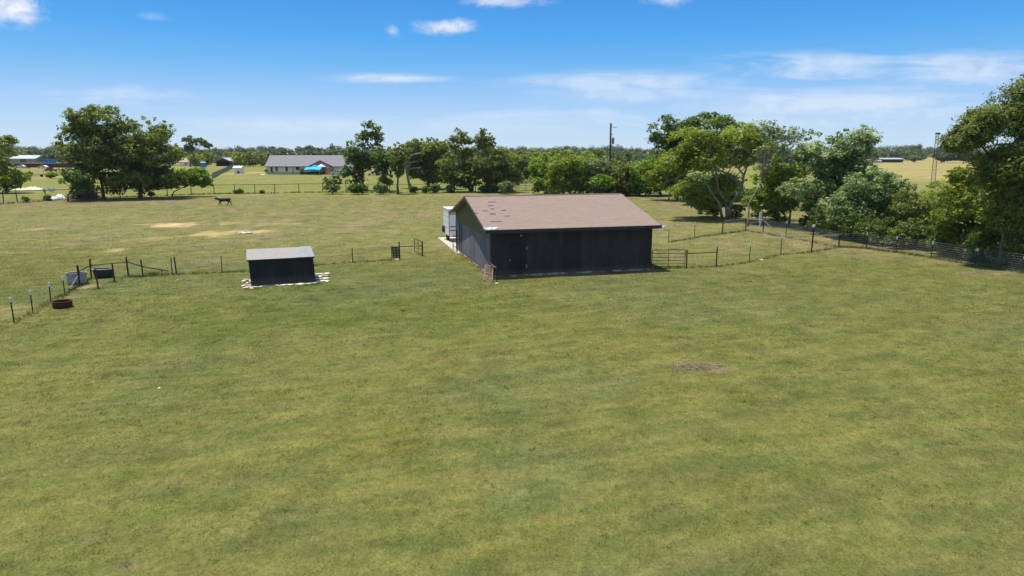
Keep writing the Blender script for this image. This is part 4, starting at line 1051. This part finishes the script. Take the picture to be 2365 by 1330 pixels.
for i, (u, v, s, k) in enumerate(((1760, 508, 16, 'dark'), (1800, 517, 18, 'oak'), (1905, 540, 24, 'dark'), (2010, 562, 24, 'dark'), (2105, 572, 26, 'dark'), (2180, 585, 24, 'dark'), (2270, 606, 26, 'dark'), (2320, 614, 24, 'oak'), (2380, 622, 26, 'dark'), (1862, 530, 12, 'dark'), (1880, 532, 26, 'dark'), (1935, 545, 26, 'oak'), (1975, 556, 24, 'dark'), (2040, 566, 26, 'dark'), (2075, 574, 20, 'oak'), (2150, 578, 26, 'dark'), (2200, 590, 22, 'dark'), (1632, 500, 15, 'dark'), (1650, 503, 10, 'dark'), (2240, 600, 20, 'dark'), (1700, 505, 14, 'dark'))):
    tree('undergrowth_shrub', 'dark undergrowth shrub below the hedgerow trees behind the mesh fence', (u, v), [(u - s * 1.3, v - s * 2.7, u + s * 1.3, v + 1)], k, seed=80 + i, cat='shrub', group='undergrowth below the right hedgerow', trunk=.05, limbs=4, cover=1.0)
for i, (u, v, h, r) in enumerate(((2304, 622, 570, .10), (2330, 620, 580, .06), (2215, 604, 560, .05), (1822, 528, 490, .12), (2085, 578, 540, .05))):
    p = G(u, v - 4); o_ = MB().path([(0, 0, -.1), (.03, 0, 1), (.08, .05, tops(u, v - 4, h) + 1.0)], [r, r * .9, r * .6], 7).build('tree_trunk', M['bark'], None, True); o_.location = p
    tag(o_, ['bare grey trunk showing behind the mesh fence near the right edge', 'thin bare stem beside the grey trunk near the right edge', 'thin bare stem behind the mesh fence under the light green tree', 'bare trunk in the hedgerow left of the vine covered tree', 'thin bare stem in the dark gap of the right hedgerow'][i], 'tree trunk')

# ------------------------------------------------------------------ far trees and woods
pine = [(440, 386, [(420, 313, 452, 340), (446, 318, 478, 342), (470, 330, 490, 344), (425, 335, 450, 352)], 'umbrella topped pine rising behind the left pasture trees', 'dark'), (766, 372, [(760, 332, 774, 352), (756, 344, 780, 356)], 'lone dark pine on the skyline above the farmhouse', 'far'),
        (632, 372, [(614, 338, 642, 356), (640, 340, 664, 356)], 'dark wide pine on the skyline left of the farmhouse ridge', 'far'), (705, 372, [(680, 338, 705, 356), (702, 336, 728, 354), (722, 340, 740, 356)], 'dark pine clump on the skyline above the farmhouse', 'far')]
for i, (u, v, ev, lb, k) in enumerate(pine):
    tree('pine_tree', lb, (u, v), ev, k, seed=110 + i, trunk=.35, leaf=.8, limbs=8, cover=.8)
mid = [(455, 384, 352, 22), (478, 383, 350, 20), (505, 372, 347, 22), (560, 384, 352, 24), (585, 385, 350, 26), (607, 383, 348, 22), (540, 376, 350, 22), (630, 372, 352, 22), (655, 370, 350, 24), (690, 370, 353, 24), (725, 370, 350, 26), (755, 372, 352, 22), (780, 374, 353, 22), (430, 383, 355, 18), (400, 382, 350, 20)]
for i, (u, v, vt, s) in enumerate(mid):
    tree('bushy_tree', 'rounded tree in the belt of trees around the farmhouse', (u, v), [(u - s, vt, u + s, v - 1)], ('yellow', 'oak', 'grey')[i % 3], seed=130 + i, trunk=.3, leaf=.9, limbs=4, cover=.8, group='trees around the farmhouse')
lft = [(30, 377, 347, 26), (75, 376, 348, 24), (112, 374, 346, 22), (150, 376, 350, 22), (-20, 377, 346, 26), (60, 372, 345, 20)]
for i, (u, v, vt, s) in enumerate(lft):
    tree('bushy_tree', 'rounded tree in the row behind the grey metal barn', (u, v - 4), [(u - s, vt, u + s, v - 5)], ('lime', 'far', 'yellow')[i % 3], seed=160 + i, trunk=.3, leaf=1.1, limbs=4, cover=.8, group='trees behind the grey metal barn')
tree('bushy_tree', 'dark tree at the right end of the far field beyond the mast', (2225, 376), [(2190, 340, 2262, 374), (2160, 350, 2210, 374)], 'far', seed=170, trunk=.3, leaf=1.0)
tree('bushy_tree', 'bare looking brown bush beside the far white roofed barn', (2113, 375), [(2102, 359, 2124, 374)], 'grey', seed=171, trunk=.15, leaf=.8)

rng = np.random.default_rng(77); bl = []
for (Y0, top, step, rad) in ((430, 9.5, 7, 5.0), (520, 10.5, 8, 5.5), (640, 11.5, 9, 6), (800, 13, 11, 7), (1000, 14.5, 14, 8), (1300, 18, 18, 10)):
    half = Y0 * .95
    x = -half
    while x < half:
        u = 1182 + x / Y0 * F
        x += step * rng.uniform(.7, 1.3)
        yy = Y0 + rng.uniform(-25, 25)
        if Y0 < 560 and 1960 < u < 2300: continue       # the open right field runs up to the wood
        if Y0 < 600 and u < 200 and Y0 < 500: continue
        r = rad * rng.uniform(.7, 1.25); h = top * (rng.uniform(.72, 1.1) + .16 * math.sin(x * .012 + Y0) + .12 * math.sin(x * .047 + Y0 * 2))
        tn = float(np.clip(rng.normal(.45, .16), .1, .9))
        for k in range(5):
            bl.append(((x + rng.normal(0, r * .45), yy + rng.normal(0, r * .45), max(r * .4, h - r * .6 - abs(rng.normal(0, r * .35)))), (r * .6, r * .6, r * .45), tn + rng.normal(0, .07)))
        bl.append(((x, yy, h * .32), (r, r, h * .36), tn - .1))
V, T = leaf_cloud(rng, bl, 1.35, .8)
o = np_mesh('distant_woods', V, 4, LM['far'], T); tag(o, 'continuous dark green woods along the whole horizon', 'woods', kind='stuff')

# ------------------------------------------------------------------ cow
q = G(517, 475)
sk = {'hip': ((.72, 0, .92), .27), 'rump': ((.95, 0, .98), .19), 'bar': ((.2, 0, .84), .31), 'chest': ((-.42, 0, .84), .29), 'neck': ((-.78, 0, .98), .17), 'poll': ((-1.05, 0, 1.06), .13), 'muz': ((-1.34, 0, .92), .075),
      'earl': ((-1.0, .2, 1.10), .035), 'earr': ((-1.0, -.2, 1.10), .035), 'tail1': ((1.08, 0, .92), .05), 'tail2': ((1.2, 0, .45), .03),
      'fl1': ((-.45, .16, .62), .10), 'fl2': ((-.50, .16, .34), .06), 'fl3': ((-.42, .16, .03), .055), 'fr1': ((-.45, -.16, .62), .10), 'fr2': ((-.62, -.16, .36), .06), 'fr3': ((-.66, -.16, .03), .055),
      'bl1': ((.80, .16, .62), .12), 'bl2': ((.98, .16, .36), .06), 'bl3': ((1.16, .16, .04), .055), 'br1': ((.72, -.16, .60), .12), 'br2': ((.74, -.16, .36), .06), 'br3': ((.50, -.16, .03), .055)}
ed = [('hip', 'rump'), ('hip', 'bar'), ('bar', 'chest'), ('chest', 'neck'), ('neck', 'poll'), ('poll', 'muz'), ('poll', 'earl'), ('poll', 'earr'), ('rump', 'tail1'), ('tail1', 'tail2')]
for f in ('fl', 'fr'): ed += [('chest', f + '1'), (f + '1', f + '2'), (f + '2', f + '3')]
for f in ('bl', 'br'): ed += [('hip', f + '1'), (f + '1', f + '2'), (f + '2', f + '3')]
ks = list(sk); me = bpy.data.meshes.new('cow'); me.from_pydata([sk[k][0] for k in ks], [(ks.index(a), ks.index(b)) for a, b in ed], [])
bm = bmesh.new(); bm.from_mesh(me); ly = bm.verts.layers.skin.verify(); bm.verts.ensure_lookup_table()
for i, k in enumerate(ks): bm.verts[i][ly].radius = (sk[k][1], sk[k][1]); 
bm.verts[ks.index('bar')][ly].use_root = True
bm.to_mesh(me); bm.free()
tmp = bpy.data.objects.new('tmp', me); COL.objects.link(tmp); tmp.modifiers.new('s', 'SKIN'); sd_ = tmp.modifiers.new('d', 'SUBSURF'); sd_.levels = 2; sd_.render_levels = 2
dg = bpy.context.evaluated_depsgraph_get(); me2 = bpy.data.meshes.new_from_object(tmp.evaluated_get(dg)); bpy.data.objects.remove(tmp)
M['cow'] = mat('black_hide', (.008, .007, .008), (.018, .015, .014), 3, .5)
me2.materials.clear(); me2.materials.append(M['cow']); me2.polygons.foreach_set('use_smooth', [True] * len(me2.polygons))
cow = bpy.data.objects.new('cow', me2); COL.objects.link(cow); cow.location = q; cow.rotation_euler = (0, 0, R(4)); tag(cow, 'black cow walking left across the back pasture', 'cow')
b = MB()
for s in (-1, 1): b.box(-1.19 - .02, -1.19 + .02, s * .085 - .015, s * .085 + .015, 1.02, 1.05)
b.build('eye', M['browntrim'], cow)
b = MB()
for s in (-1, 1): b.path([(-1.06, s * .08, 1.15), (-1.08, s * .14, 1.22), (-1.1, s * .15, 1.28)], [.03, .02, .008], 6)
b.build('horn', M['palebark'], cow)

# ------------------------------------------------------------------ farmhouse and its terrace
HY = 250.0
def hp(u, v, Y=HY): return at(u, v, Y)
xl, xr = hp(617, 400).x, hp(803, 400).x; L = xr - xl
hs = thing('farmhouse', 'long low farmhouse with grey roof and cream walls', 'house', (xl, HY, 0))
we, rz_ = 2.75, 6.55
MB().box(0, L, 0, 11, 0, we).build('wall', M['cream'], hs)
b = MB()
b.prism([(-.6, we - .12), (5.5, rz_), (5.5, rz_ + .15), (-.6, we + .03)], 'x', -.5, L + .8); b.prism([(11.6, we - .12), (5.5, rz_), (5.5, rz_ + .15), (11.6, we + .03)], 'x', -.5, L + .8)
hr = b.build('roof', M['greyroof'], hs)
b = MB()
for x in (10.2, 12.3, 14.0): b.box(x, x + .5, 6.2, 6.7, rz_ - .6, rz_ + .75)
b.build('chimney', M['greybrick'], hr)
for x in (0.02, L - .12): MB().prism([(.1, we), (10.9, we), (5.5, rz_ - .05)], 'x', x, x + .1).build('gable', M['cream'], hs)
MB().box(-.5, L + .8, -.66, -.61, we - .22, we + .02).build('fascia', M['browntrim'], hs)
gx0, gx1, gxa = hp(716, 382).x - xl, hp(771, 382).x - xl, hp(743, 368).x - xl
MB().box(gx0 + .5, gx1 - .5, -1.6, -.01, 0, we).prism([(gx0 + .3, we), (gx1 - .3, we), (gxa, 4.75)], 'y', -1.6, 2).build('gable_wing', M['greybrick'], hs)
b = MB(); b.prism([(gx0 - .3, we - .25), (gxa, 4.75), (gxa, 5.0), (gx0 - .3, we)], 'y', -2.2, 4); b.prism([(gx1 + .3, we - .25), (gxa, 4.75), (gxa, 5.0), (gx1 + .3, we)], 'y', -2.2, 4); b.build('wing_roof', M['greyroof'], hs)
b = MB(); b.prism([(gx0 - .4, we - .36), (gxa, 4.66), (gxa, 4.99), (gx0 - .4, we - .03)], 'y', -2.28, -2.205); b.prism([(gx1 + .4, we - .36), (gxa, 4.66), (gxa, 4.99), (gx1 + .4, we - .03)], 'y', -2.28, -2.205); b.build('rake_board', M['browntrim'], hs)
for (u0, u1, v0, v1, nm) in ((625.5, 629.5, 385.5, 398, 'door'), (637, 641, 385, 395, 'window'), (660, 664, 385, 395, 'window'), (684, 691, 386, 393, 'window')):
    a, c = hp(u0, v0), hp(u1, v1)
    z1_, z0_ = min(a.z, we - .15), max(.02, c.z)
    wd = MB().box(a.x - xl, c.x - xl, -.05, -.01, z0_, z1_).build(nm, M['glass'], hs)
    MB().box(a.x - xl - .12, a.x - xl - .01, -.07, -.01, z0_, z1_).box(c.x - xl + .01, c.x - xl + .12, -.07, -.01, z0_, z1_).build('frame', M['browntrim'], wd)
x = hp(677, 390).x - xl; MB().box(x - .08, x + .08, -.16, -.02, 0, we - .2).build('downpipe', M['browntrim'], hs)
M['whiteroof2'] = M['greyroof']
# terrace with its canopies
dk = thing('deck', 'dark brown raised deck in front of the farmhouse gable', 'deck', (hp(706, 400).x, 243, 0))
dL = hp(757, 400, 243).x - hp(706, 400, 243).x
MB().box(0, dL, 0, 4.5, .95, 1.12).build('floor_boards', M['deckwood'], dk); MB().box(.1, dL - .1, .15, 4.4, 0, .945).build('skirt', M['black'], dk)
b = MB()
for k in range(9): b.box(k * dL / 8.2, k * dL / 8.2 + .1, .02, .12, 1.121, 2.0)
b.build('baluster', M['deckwood'], dk); MB().box(0, dL, .01, .13, 2.01, 2.1).build('railing', M['deckwood'], dk)
def parasol(name, label, u, v, Y, rad, mk, ztop, flat=.25, z0=0.0):
    p = at(u, v, Y); t = thing(name, label, 'parasol', (p.x, Y, z0))
    MB().lathe([(0, ztop), (rad * .5, ztop - flat * rad * .45), (rad, ztop - flat * rad), (rad, ztop - flat * rad - .18)], 8).build('canopy', M[mk], t)
    MB().path([(0, 0, 0), (0, 0, ztop)], .04).build('pole', M['galv'], t)
parasol('parasol', 'blue pointed parasol on the farmhouse deck', 727, 380, 246, 1.35, 'blue', 2.35, .5, 1.121)
parasol('parasol', 'white pointed parasol on the farmhouse deck', 742, 379, 246.5, 1.6, 'white', 2.5, .5, 1.121)
p = at(704, 390, 241); q = at(741, 390, 241); cL = q.x - p.x
t = thing('canopy_tent', 'flat turquoise canopy in front of the farmhouse deck', 'canopy', (p.x, 241, 0))
b = MB()
n_ = 10
vs = [(cL * i / n_, yv, 2.2 + .28 * yv + .22 * math.sin(math.pi * i / n_) + dz) for dz in (0, -.06) for yv in (-1.4, 1.4) for i in range(n_ + 1)]
b.v = vs; k = n_ + 1
for i in range(n_): b.f += [(i, i + 1, k + i + 1, k + i), (2 * k + i, 3 * k + i, 3 * k + i + 1, 2 * k + i + 1), (i, 2 * k + i, 2 * k + i + 1, i + 1), (k + i, k + i + 1, 3 * k + i + 1, 3 * k + i)]
b.box(0, cL, -1.44, -1.405, 1.55, 1.80)
b.build('canopy', M['turq'], t)
for xx in (.15, cL - .15):
    for yv in (-1.3, 1.3): MB().path([(xx, yv, 0), (xx, yv, 2.18 + .28 * yv)], .05).build('pole', M['galv'], t)
a = at(756, 391, 243); o = MB().box(-.5, .5, -.3, .3, 0, 2.2, taper=.92).box(-.42, .42, -.24, .24, 2.2, 2.45, taper=.5).build('play_tower', M['orange']); o.location = (a.x, 243.5, .55); o.location.z = 0.0; o.scale.z = 1.15; tag(o, 'upright orange play tower at the right end of the deck', 'play tower')
def car(name, label, mk, p, rz, L=4.5, Hh=1.5, pickup=False, cat='car', group=None):
    t = thing(name, label, cat, p, rz, group); w2 = .88
    if pickup: pr = [(0, .35), (0, .95), (.9, 1.05), (1.5, Hh + .15), (2.8, Hh + .15), (3.0, 1.0), (L, 1.0), (L, .4)]
    else: pr = [(0, .35), (.05, .8), (1.05, .95), (1.7, Hh), (3.3, Hh), (4.1, .98), (L, .9), (L, .38)]
    MB().prism(pr, 'y', -w2, w2).build('body', M[mk], t)
    b = MB()
    if pickup: wp = [(1.12, 1.06), (1.55, Hh + .06), (2.7, Hh + .06), (2.82, 1.06)]
    else: wp = [(1.25, .98), (1.75, Hh - .08), (3.2, Hh - .08), (3.8, 1.0)]
    b.prism(wp, 'y', -w2 - .012, -w2 - .002); b.prism(wp, 'y', w2 + .002, w2 + .012); b.build('window', M['glass'], t)
    for x in (.85, L - .95):
        for y in (-w2, w2):
            wl = MB().lathe([(0, -.1), (.34, -.1), (.34, .1), (0, .1)], 14); wl.v = [(x + a_, y + c_, .34 + b_) for a_, b_, c_ in wl.v]; wl.build('wheel', M['black'], t)
    return t
car('parked_car', 'white car parked at the right end of the farmhouse deck', 'white', Vector((at(762, 400, 246).x, 247, 0)), R(10))
car('parked_car', 'white car seen under the tall dark tree', 'white', Vector((at(846, 400, 235).x, 236, 0)), R(8))
o = thing('picnic_table', 'pale pink picnic table beside the deck', 'table', (at(762, 402, 240).x, 241, 0)); MB().box(-.9, .9, -.4, .4, .7, .76).build('tabletop', M['pinkplastic'], o); MB().box(-.7, -.6, -.35, .35, 0, .7).box(.6, .7, -.35, .35, 0, .7).build('leg', M['galv'], o); MB().box(-.9, .9, -.75, -.5, .42, .46).box(-.9, .9, .5, .75, .42, .46).build('bench', M['pinkplastic'], o)
hf = thing('garden_fence', 'low brown picket fence before the left end of the farmhouse', 'fence', (at(618, 402, 243).x, 244, 0)); fl = at(690, 402, 244).x - at(618, 402, 244).x
b = MB()
for k in range(26): b.box(k * fl / 25 - .05, k * fl / 25 + .05, 0, .05, 0, 1.0 + .1 * (k % 3))
b.build('picket', M['brush'], hf); MB().box(0, fl, .055, .1, .3, .38).box(0, fl, .055, .1, .75, .83).build('rail', M['brush'], hf)
tree('shrub', 'brown twiggy shrub at the left end of the farmhouse picket fence', (618, 402), [(611, 390, 625, 401)], 'grey', seed=201, cat='shrub', trunk=.06, leaf=.4)
tree('shrub', 'dark leafy shrub against the middle of the farmhouse wall', (665, 401), [(657, 387, 671, 400)], 'dark', seed=202, cat='shrub', trunk=.06, leaf=.4)
tree('shrub', 'brown shrub at the left corner of the deck', (699, 403), [(692, 389, 706, 402)], 'grey', seed=203, cat='shrub', trunk=.06, leaf=.4)
tree('shrub', 'green shrub at the right end of the farmhouse', (775, 398), [(762, 380, 795, 396)], 'dark', seed=204, cat='shrub', trunk=.06, leaf=.5)

# ------------------------------------------------------------------ other far buildings and things
def gable_house(name, label, cat, u0, u1, vb, eave, ridge, depth, wall, roof_, ridge_along_x=True, rz=0, openf=False):
    p = G((u0 + u1) / 2, vb); Y = p.y; L = (u1 - u0) / F * Y
    t = thing(name, label, cat, (p.x, Y, p.z - .05), rz)
    if openf:
        b = MB(); b.box(-L / 2, L / 2, depth - .15, depth, 0, eave)
        b.box(-L / 2, -L / 2 + .15, 0, depth - .15, 0, eave); b.box(L / 2 - .15, L / 2, 0, depth - .15, 0, eave)
        b.build('wall', M[wall], t)
    else: MB().box(-L / 2, L / 2, 0, depth, 0, eave).build('wall', M[wall], t)
    b = MB()
    if ridge_along_x:
        for e in (-.4, depth + .4): b.prism([(e, eave - .1), (depth / 2, ridge), (depth / 2, ridge + .15), (e, eave + .05)], 'x', -L / 2 - .4, L / 2 + .4)
        g2 = MB()
        for x in (-L / 2, L / 2 - .1): g2.prism([(.05, eave), (depth - .05, eave), (depth / 2, ridge - .04)], 'x', x, x + .1)
        g2.build('gable', M[wall], t)
    else:
        for e in (-L / 2 - .4, L / 2 + .4): b.prism([(e, eave - .1), (0, ridge), (0, ridge + .15), (e, eave + .05)], 'y', -.4, depth + .4)
        MB().prism([(-L / 2 + .05, eave), (L / 2 - .05, eave), (0, ridge - .04)], 'y', 0, .1).build('gable', M[wall], t)
    b.build('roof', M[roof_], t)
    return t, L
t, L = gable_house('metal_barn', 'grey metal barn with shiny roof far behind the left trees', 'barn', 18, 88, 376, 3.1, 5.4, 12, 'greybrick', 'metalroof', rz=R(-12))
MB().box(-L * .1, L * .12, -.05, -.01, .1, 2.6).build('door', M['glass'], t)
t, L = gable_house('red_barn', 'red barn with silver roof and open dark front, left of the two', 'barn', 500, 531, 384, 2.9, 4.6, 9, 'redbarn', 'metalroof', False, 0, True)
t, L = gable_house('red_barn', 'red barn with silver roof right of the open fronted one', 'barn', 534, 558, 381, 2.6, 4.3, 9, 'redbarn', 'metalroof', False)
MB().box(-1.2, 1.2, -.05, -.01, .05, 2.2).build('door', M['glass'], t)
t, L = gable_house('tan_roof_house', 'small house with tan roof behind the umbrella pine', 'house', 416, 448, 384, 2.4, 4.6, 9, 'cream', 'tanroof'); MB().box(-1, 0, -.05, -.01, .9, 1.9).build('window', M['glass'], t)
t, L = gable_house('farm_shelter', 'low open shelter with pale roof at the edge of the far right field', 'shelter', 2034, 2087, 375, 2.5, 3.3, 8, 'greybrick', 'metalroof', True, R(6), True)
t, L = gable_house('lean_to', 'small white lean-to beside the far shelter', 'shed', 2022, 2036, 376, 1.2, 2.0, 5, 'white', 'metalroof')
t, L = gable_house('white_shed', 'small white shed left of the farmhouse driveway', 'shed', 541, 557, 401, 2.2, 2.75, 2.6, 'white', 'white'); MB().box(-.1, .7, -.05, -.01, .05, 1.0).build('door', M['glass'], t)
t, L = gable_house('metal_house', 'pale grey roofed house far behind the farmhouse ridge', 'house', 638, 662, 372, 4.4, 6.6, 9, 'greybrick', 'metalroof')
# portable toilet
p = G(468, 387); t = thing('portable_toilet', 'blue portable toilet in the far left field', 'portable toilet', p)
MB().box(-1.05, 1.05, 0, 2.0, 0, 2.5).build('cabin', M['bluemetal'], t); MB().box(-1.12, 1.12, -.07, 2.07, 2.5, 2.85, taper=.75).build('roof', M['white'], t); MB().box(-.6, .5, -.04, -.01, .1, 2.2).build('door', M['blue'], t)
p = G(112, 377); t = thing('shipping_container', 'bright blue container beside the grey metal barn', 'container', p)
b = MB().box(-4.2, 4.2, 0, 2.4, .1, 2.7); b.build('body', M['bluemetal'], t); b = MB()
for k in range(20): b.box(-4.1 + k * .42, -3.9 + k * .42, -.06, -.01, .2, 2.6)
b.build('corrugation', M['bluemetal'], t)
# long red edged shelter
p = G(90, 387); Y = p.y; L = 165 / F * Y; t = thing('long_shelter', 'long low shelter with a dark red roof edge behind the left trees', 'shelter', (p.x, Y, 0))
MB().box(-L / 2, L / 2, -.3, 5, 1.75, 2.15).build('roof', M['redbarn'], t); MB().box(-L / 2, L / 2, 5.01, 5.2, 0, 1.75).build('back_wall', M['greybrick'], t)
for k in range(9): MB().box(-L / 2 + .1 + k * (L - .4) / 8, -L / 2 + .3 + k * (L - .4) / 8, 0, .2, 0, 1.749).build('post', M['browntrim'], t)
car('parked_car', 'white car under the red edged shelter beside the orange canoe', 'white', G(40, 388) + Vector((0, -1, 0)), R(5))
car('parked_car', 'white car parked left of the maroon pickup', 'white', G(90, 389) + Vector((0, 0, 0)), R(-6))
car('pickup_truck', 'maroon pickup truck parked before the red edged shelter', 'maroon', G(108, 396), R(-22), 5.2, 1.55, True, 'pickup')
o = MB().prism([(-2.2, .1), (2.2, .1), (2.6, .45), (-2.6, .45)], 'y', -.4, .4).build('canoe', M['orange']); o.location = G(57, 389); tag(o, 'orange canoe lying before the red edged shelter', 'canoe')
p = G(85, 409); t = thing('flatbed_trailer', 'empty flatbed trailer with wooden deck in the left field', 'trailer', p)
MB().box(-2.6, 2.6, -.9, .9, .55, .75).build('bed', M['stick'], t)
for x in (-2.4, 2.3):
    b = MB().lathe([(0, -.12), (.42, -.12), (.42, .12), (0, .12)], 14); b.v = [(x + a_, -1.05 + c_, .42 + b_) for a_, b_, c_ in b.v]; b.build('wheel', M['black'], t)
b = MB(); 
for x in (-2.55, 1.7): b.path([(x, .85, .7), (x, .85, 2.6)], .05)
b.build('stake', M['browntrim'], t); MB().path([(2.6, 0, .6), (3.9, 0, .55)], .08).build('hitch', M['browntrim'], t)
tree('shrub', 'dark bush at the left end of the flatbed trailer', (66, 409), [(58, 397, 76, 408)], 'dark', seed=210, cat='shrub', trunk=.05, leaf=.4)
tree('shrub', 'small olive bush at the right end of the flatbed trailer', (118, 412), [(106, 398, 134, 411)], 'yellow', seed=211, cat='shrub', trunk=.05, leaf=.4)
for i, u in enumerate((103, 114, 120, 124)):
    p = G(u, 443 - (i % 2) * 2); o = MB().lathe([(0, 0), (.28, 0), (.34, .7), (.36, .7), (.3, .66), (0, .6)], 14).build('bucket', M['white']); o.location = p; tag(o, 'white bucket in the row beyond the left fence', 'bucket', 'white buckets beyond the left fence')
# heaps
def heap(name, label, cat, u, v, wd, ht, n, mk, seed, rad=.05, ln=1.6):
    r = random.Random(seed); p = G(u, v); b = MB()
    for k in range(n):
        x = r.gauss(0, wd * .33); y = r.gauss(0, wd * .2); z = r.random() * ht * max(0, 1 - abs(x) / wd)
        an = r.random() * 6.28; el = r.gauss(0, .22); l = ln * r.uniform(.5, 1)
        d = Vector((math.cos(an) * math.cos(el), math.sin(an) * math.cos(el), math.sin(el))) * l * .5
        c = Vector((x, y, max(z, abs(d.z) + .01)))
        b.path([c - d, c + Vector((0, 0, r.gauss(0, .06))), c + d], [rad, rad * .8, rad * .4], 5)
    o = b.build(name, M[mk]); o.location = p; return tag(o, label, cat)
heap('brush_pile', 'tangled grey brown brush pile between the left pasture trees', 'brush pile', 195, 459, 3.4, 2.4, 260, 'brush', 3, .07, 2.6)
heap('brush_pile', 'small grey brush pile against the back fence right of the trees', 'brush pile', 368, 437, 2.2, 1.0, 80, 'brush', 4, .07, 2.2)
heap('stick_pile', 'scattered bleached sticks on the bare patch of the right lawn', 'sticks', 1600, 848, 1.5, .03, 46, 'stick', 5, .010, .9)
o = heap('timber_log', 'dark log lying in front of the left brush pile', 'log', 205, 461, .6, .1, 1, 'bark', 6, .22, 6.5)
p = G(1652, 845); o = MB().path([(-.45, .25, .02), (.15, -.05, .05), (.4, -.12, .03)], [.02, .018, .01], 6).path([(.4, -.12, .03), (.2, .35, .06)], [.015, .012], 6).build('branch', M['stick']); o.location = p; tag(o, 'long bleached forked branch at the right end of the stick pile', 'branch')
def sheet(name, label, cat, u, v, L, W2, h, mk, seed):
    r = np.random.default_rng(seed); n = 14; p = G(u, v); vs, fs = [], []
    for j in range(n + 1):
        for i in range(n + 1):
            a = i / n - .5; c = j / n - .5; k = max(0, 1 - (abs(a) * 2) ** 3) * max(0, 1 - (abs(c) * 2) ** 3)
            vs.append((a * L, c * W2, .03 + h * k * (.6 + .5 * r.random() + .3 * math.sin(a * 9))))
    for j in range(n):
        for i in range(n): q_ = j * (n + 1) + i; fs.append((q_, q_ + 1, q_ + n + 2, q_ + n + 1))
    b = MB(); b.add(vs, fs); b.add([(-L / 2, -W2 / 2, 0), (L / 2, -W2 / 2, 0), (L / 2, W2 / 2, 0), (-L / 2, W2 / 2, 0)], [(3, 2, 1, 0)]); o = b.build(name, M[mk], None, True); o.location = p; return tag(o, label, cat)
sheet('tarp', 'crumpled white tarp on the ground by the left fence', 'tarp', 133, 461, 2.9, 1.6, .75, 'white', 1)
sheet('tarp', 'flat pale sheet on the ground left of the crumpled white tarp', 'tarp', 100, 464, 1.7, 1.2, .12, 'stone', 2)
sheet('gravel_heap', 'low pale gravel heap beyond the left fence', 'gravel heap', 68, 438, 5.5, 3.5, .5, 'stone', 3)
sheet('tarp', 'small white sheet on the lawn left of the farmhouse fence', 'tarp', 607, 403.5, 1.6, 1.4, .15, 'white', 4)
# chain link fence beyond the left field
a, c = G(490, 412), G(541, 386.5)
rt = thing('link_fence', 'grey wire fence running away left of the white shed', 'fence', a); n_ = 24; pts = [(c - a) * (k / n_) for k in range(n_ + 1)]
for q in pts: post_on(rt, q, 1.7, .06, 'wire')
woven(rt, pts, 1.6, .5, 8, .03)
# stakes in the pasture right of the barn
for i, (u, v, h) in enumerate(((1518, 470, .9), (1612, 462, 1.6))):
    o = MB().path([(0, 0, 0), (-.3 if i else .05, 0, h)], .05).build('stake', M['oldwood']); o.location = G(u, v); tag(o, ['short pale stake in the grass right of the barn ridge', 'leaning pale stake under the dark wind blown tree'][i], 'stake')
o = MB().box(-.14, .14, -.06, .06, .45, 1.6).path([(0, 0, 0), (0, 0, .5)], .09).build('white_post', M['white']); o.location = G(1755, 524); tag(o, 'white painted board post beside the pale trunk at the tree line', 'post')

# ------------------------------------------------------------------ air
HAZE = True
if HAZE:
    m, nt, out = nodes_of('haze_air')
    pv = N(nt, 'ShaderNodeVolumePrincipled'); pv.inputs['Color'].default_value = (.80, .88, 1, 1); pv.inputs['Density'].default_value = .00007
    pv.inputs['Anisotropy'].default_value = 0
    nt.links.new(pv.outputs[0], out.inputs['Volume'])
    o = MB().box(-4900, 4900, -390, 5900, -1.5, 26).build('haze', m); tag(o, kind='stuff')

print('LEAVES', LEAVES[0], 'GRASS', len(g.data.polygons))
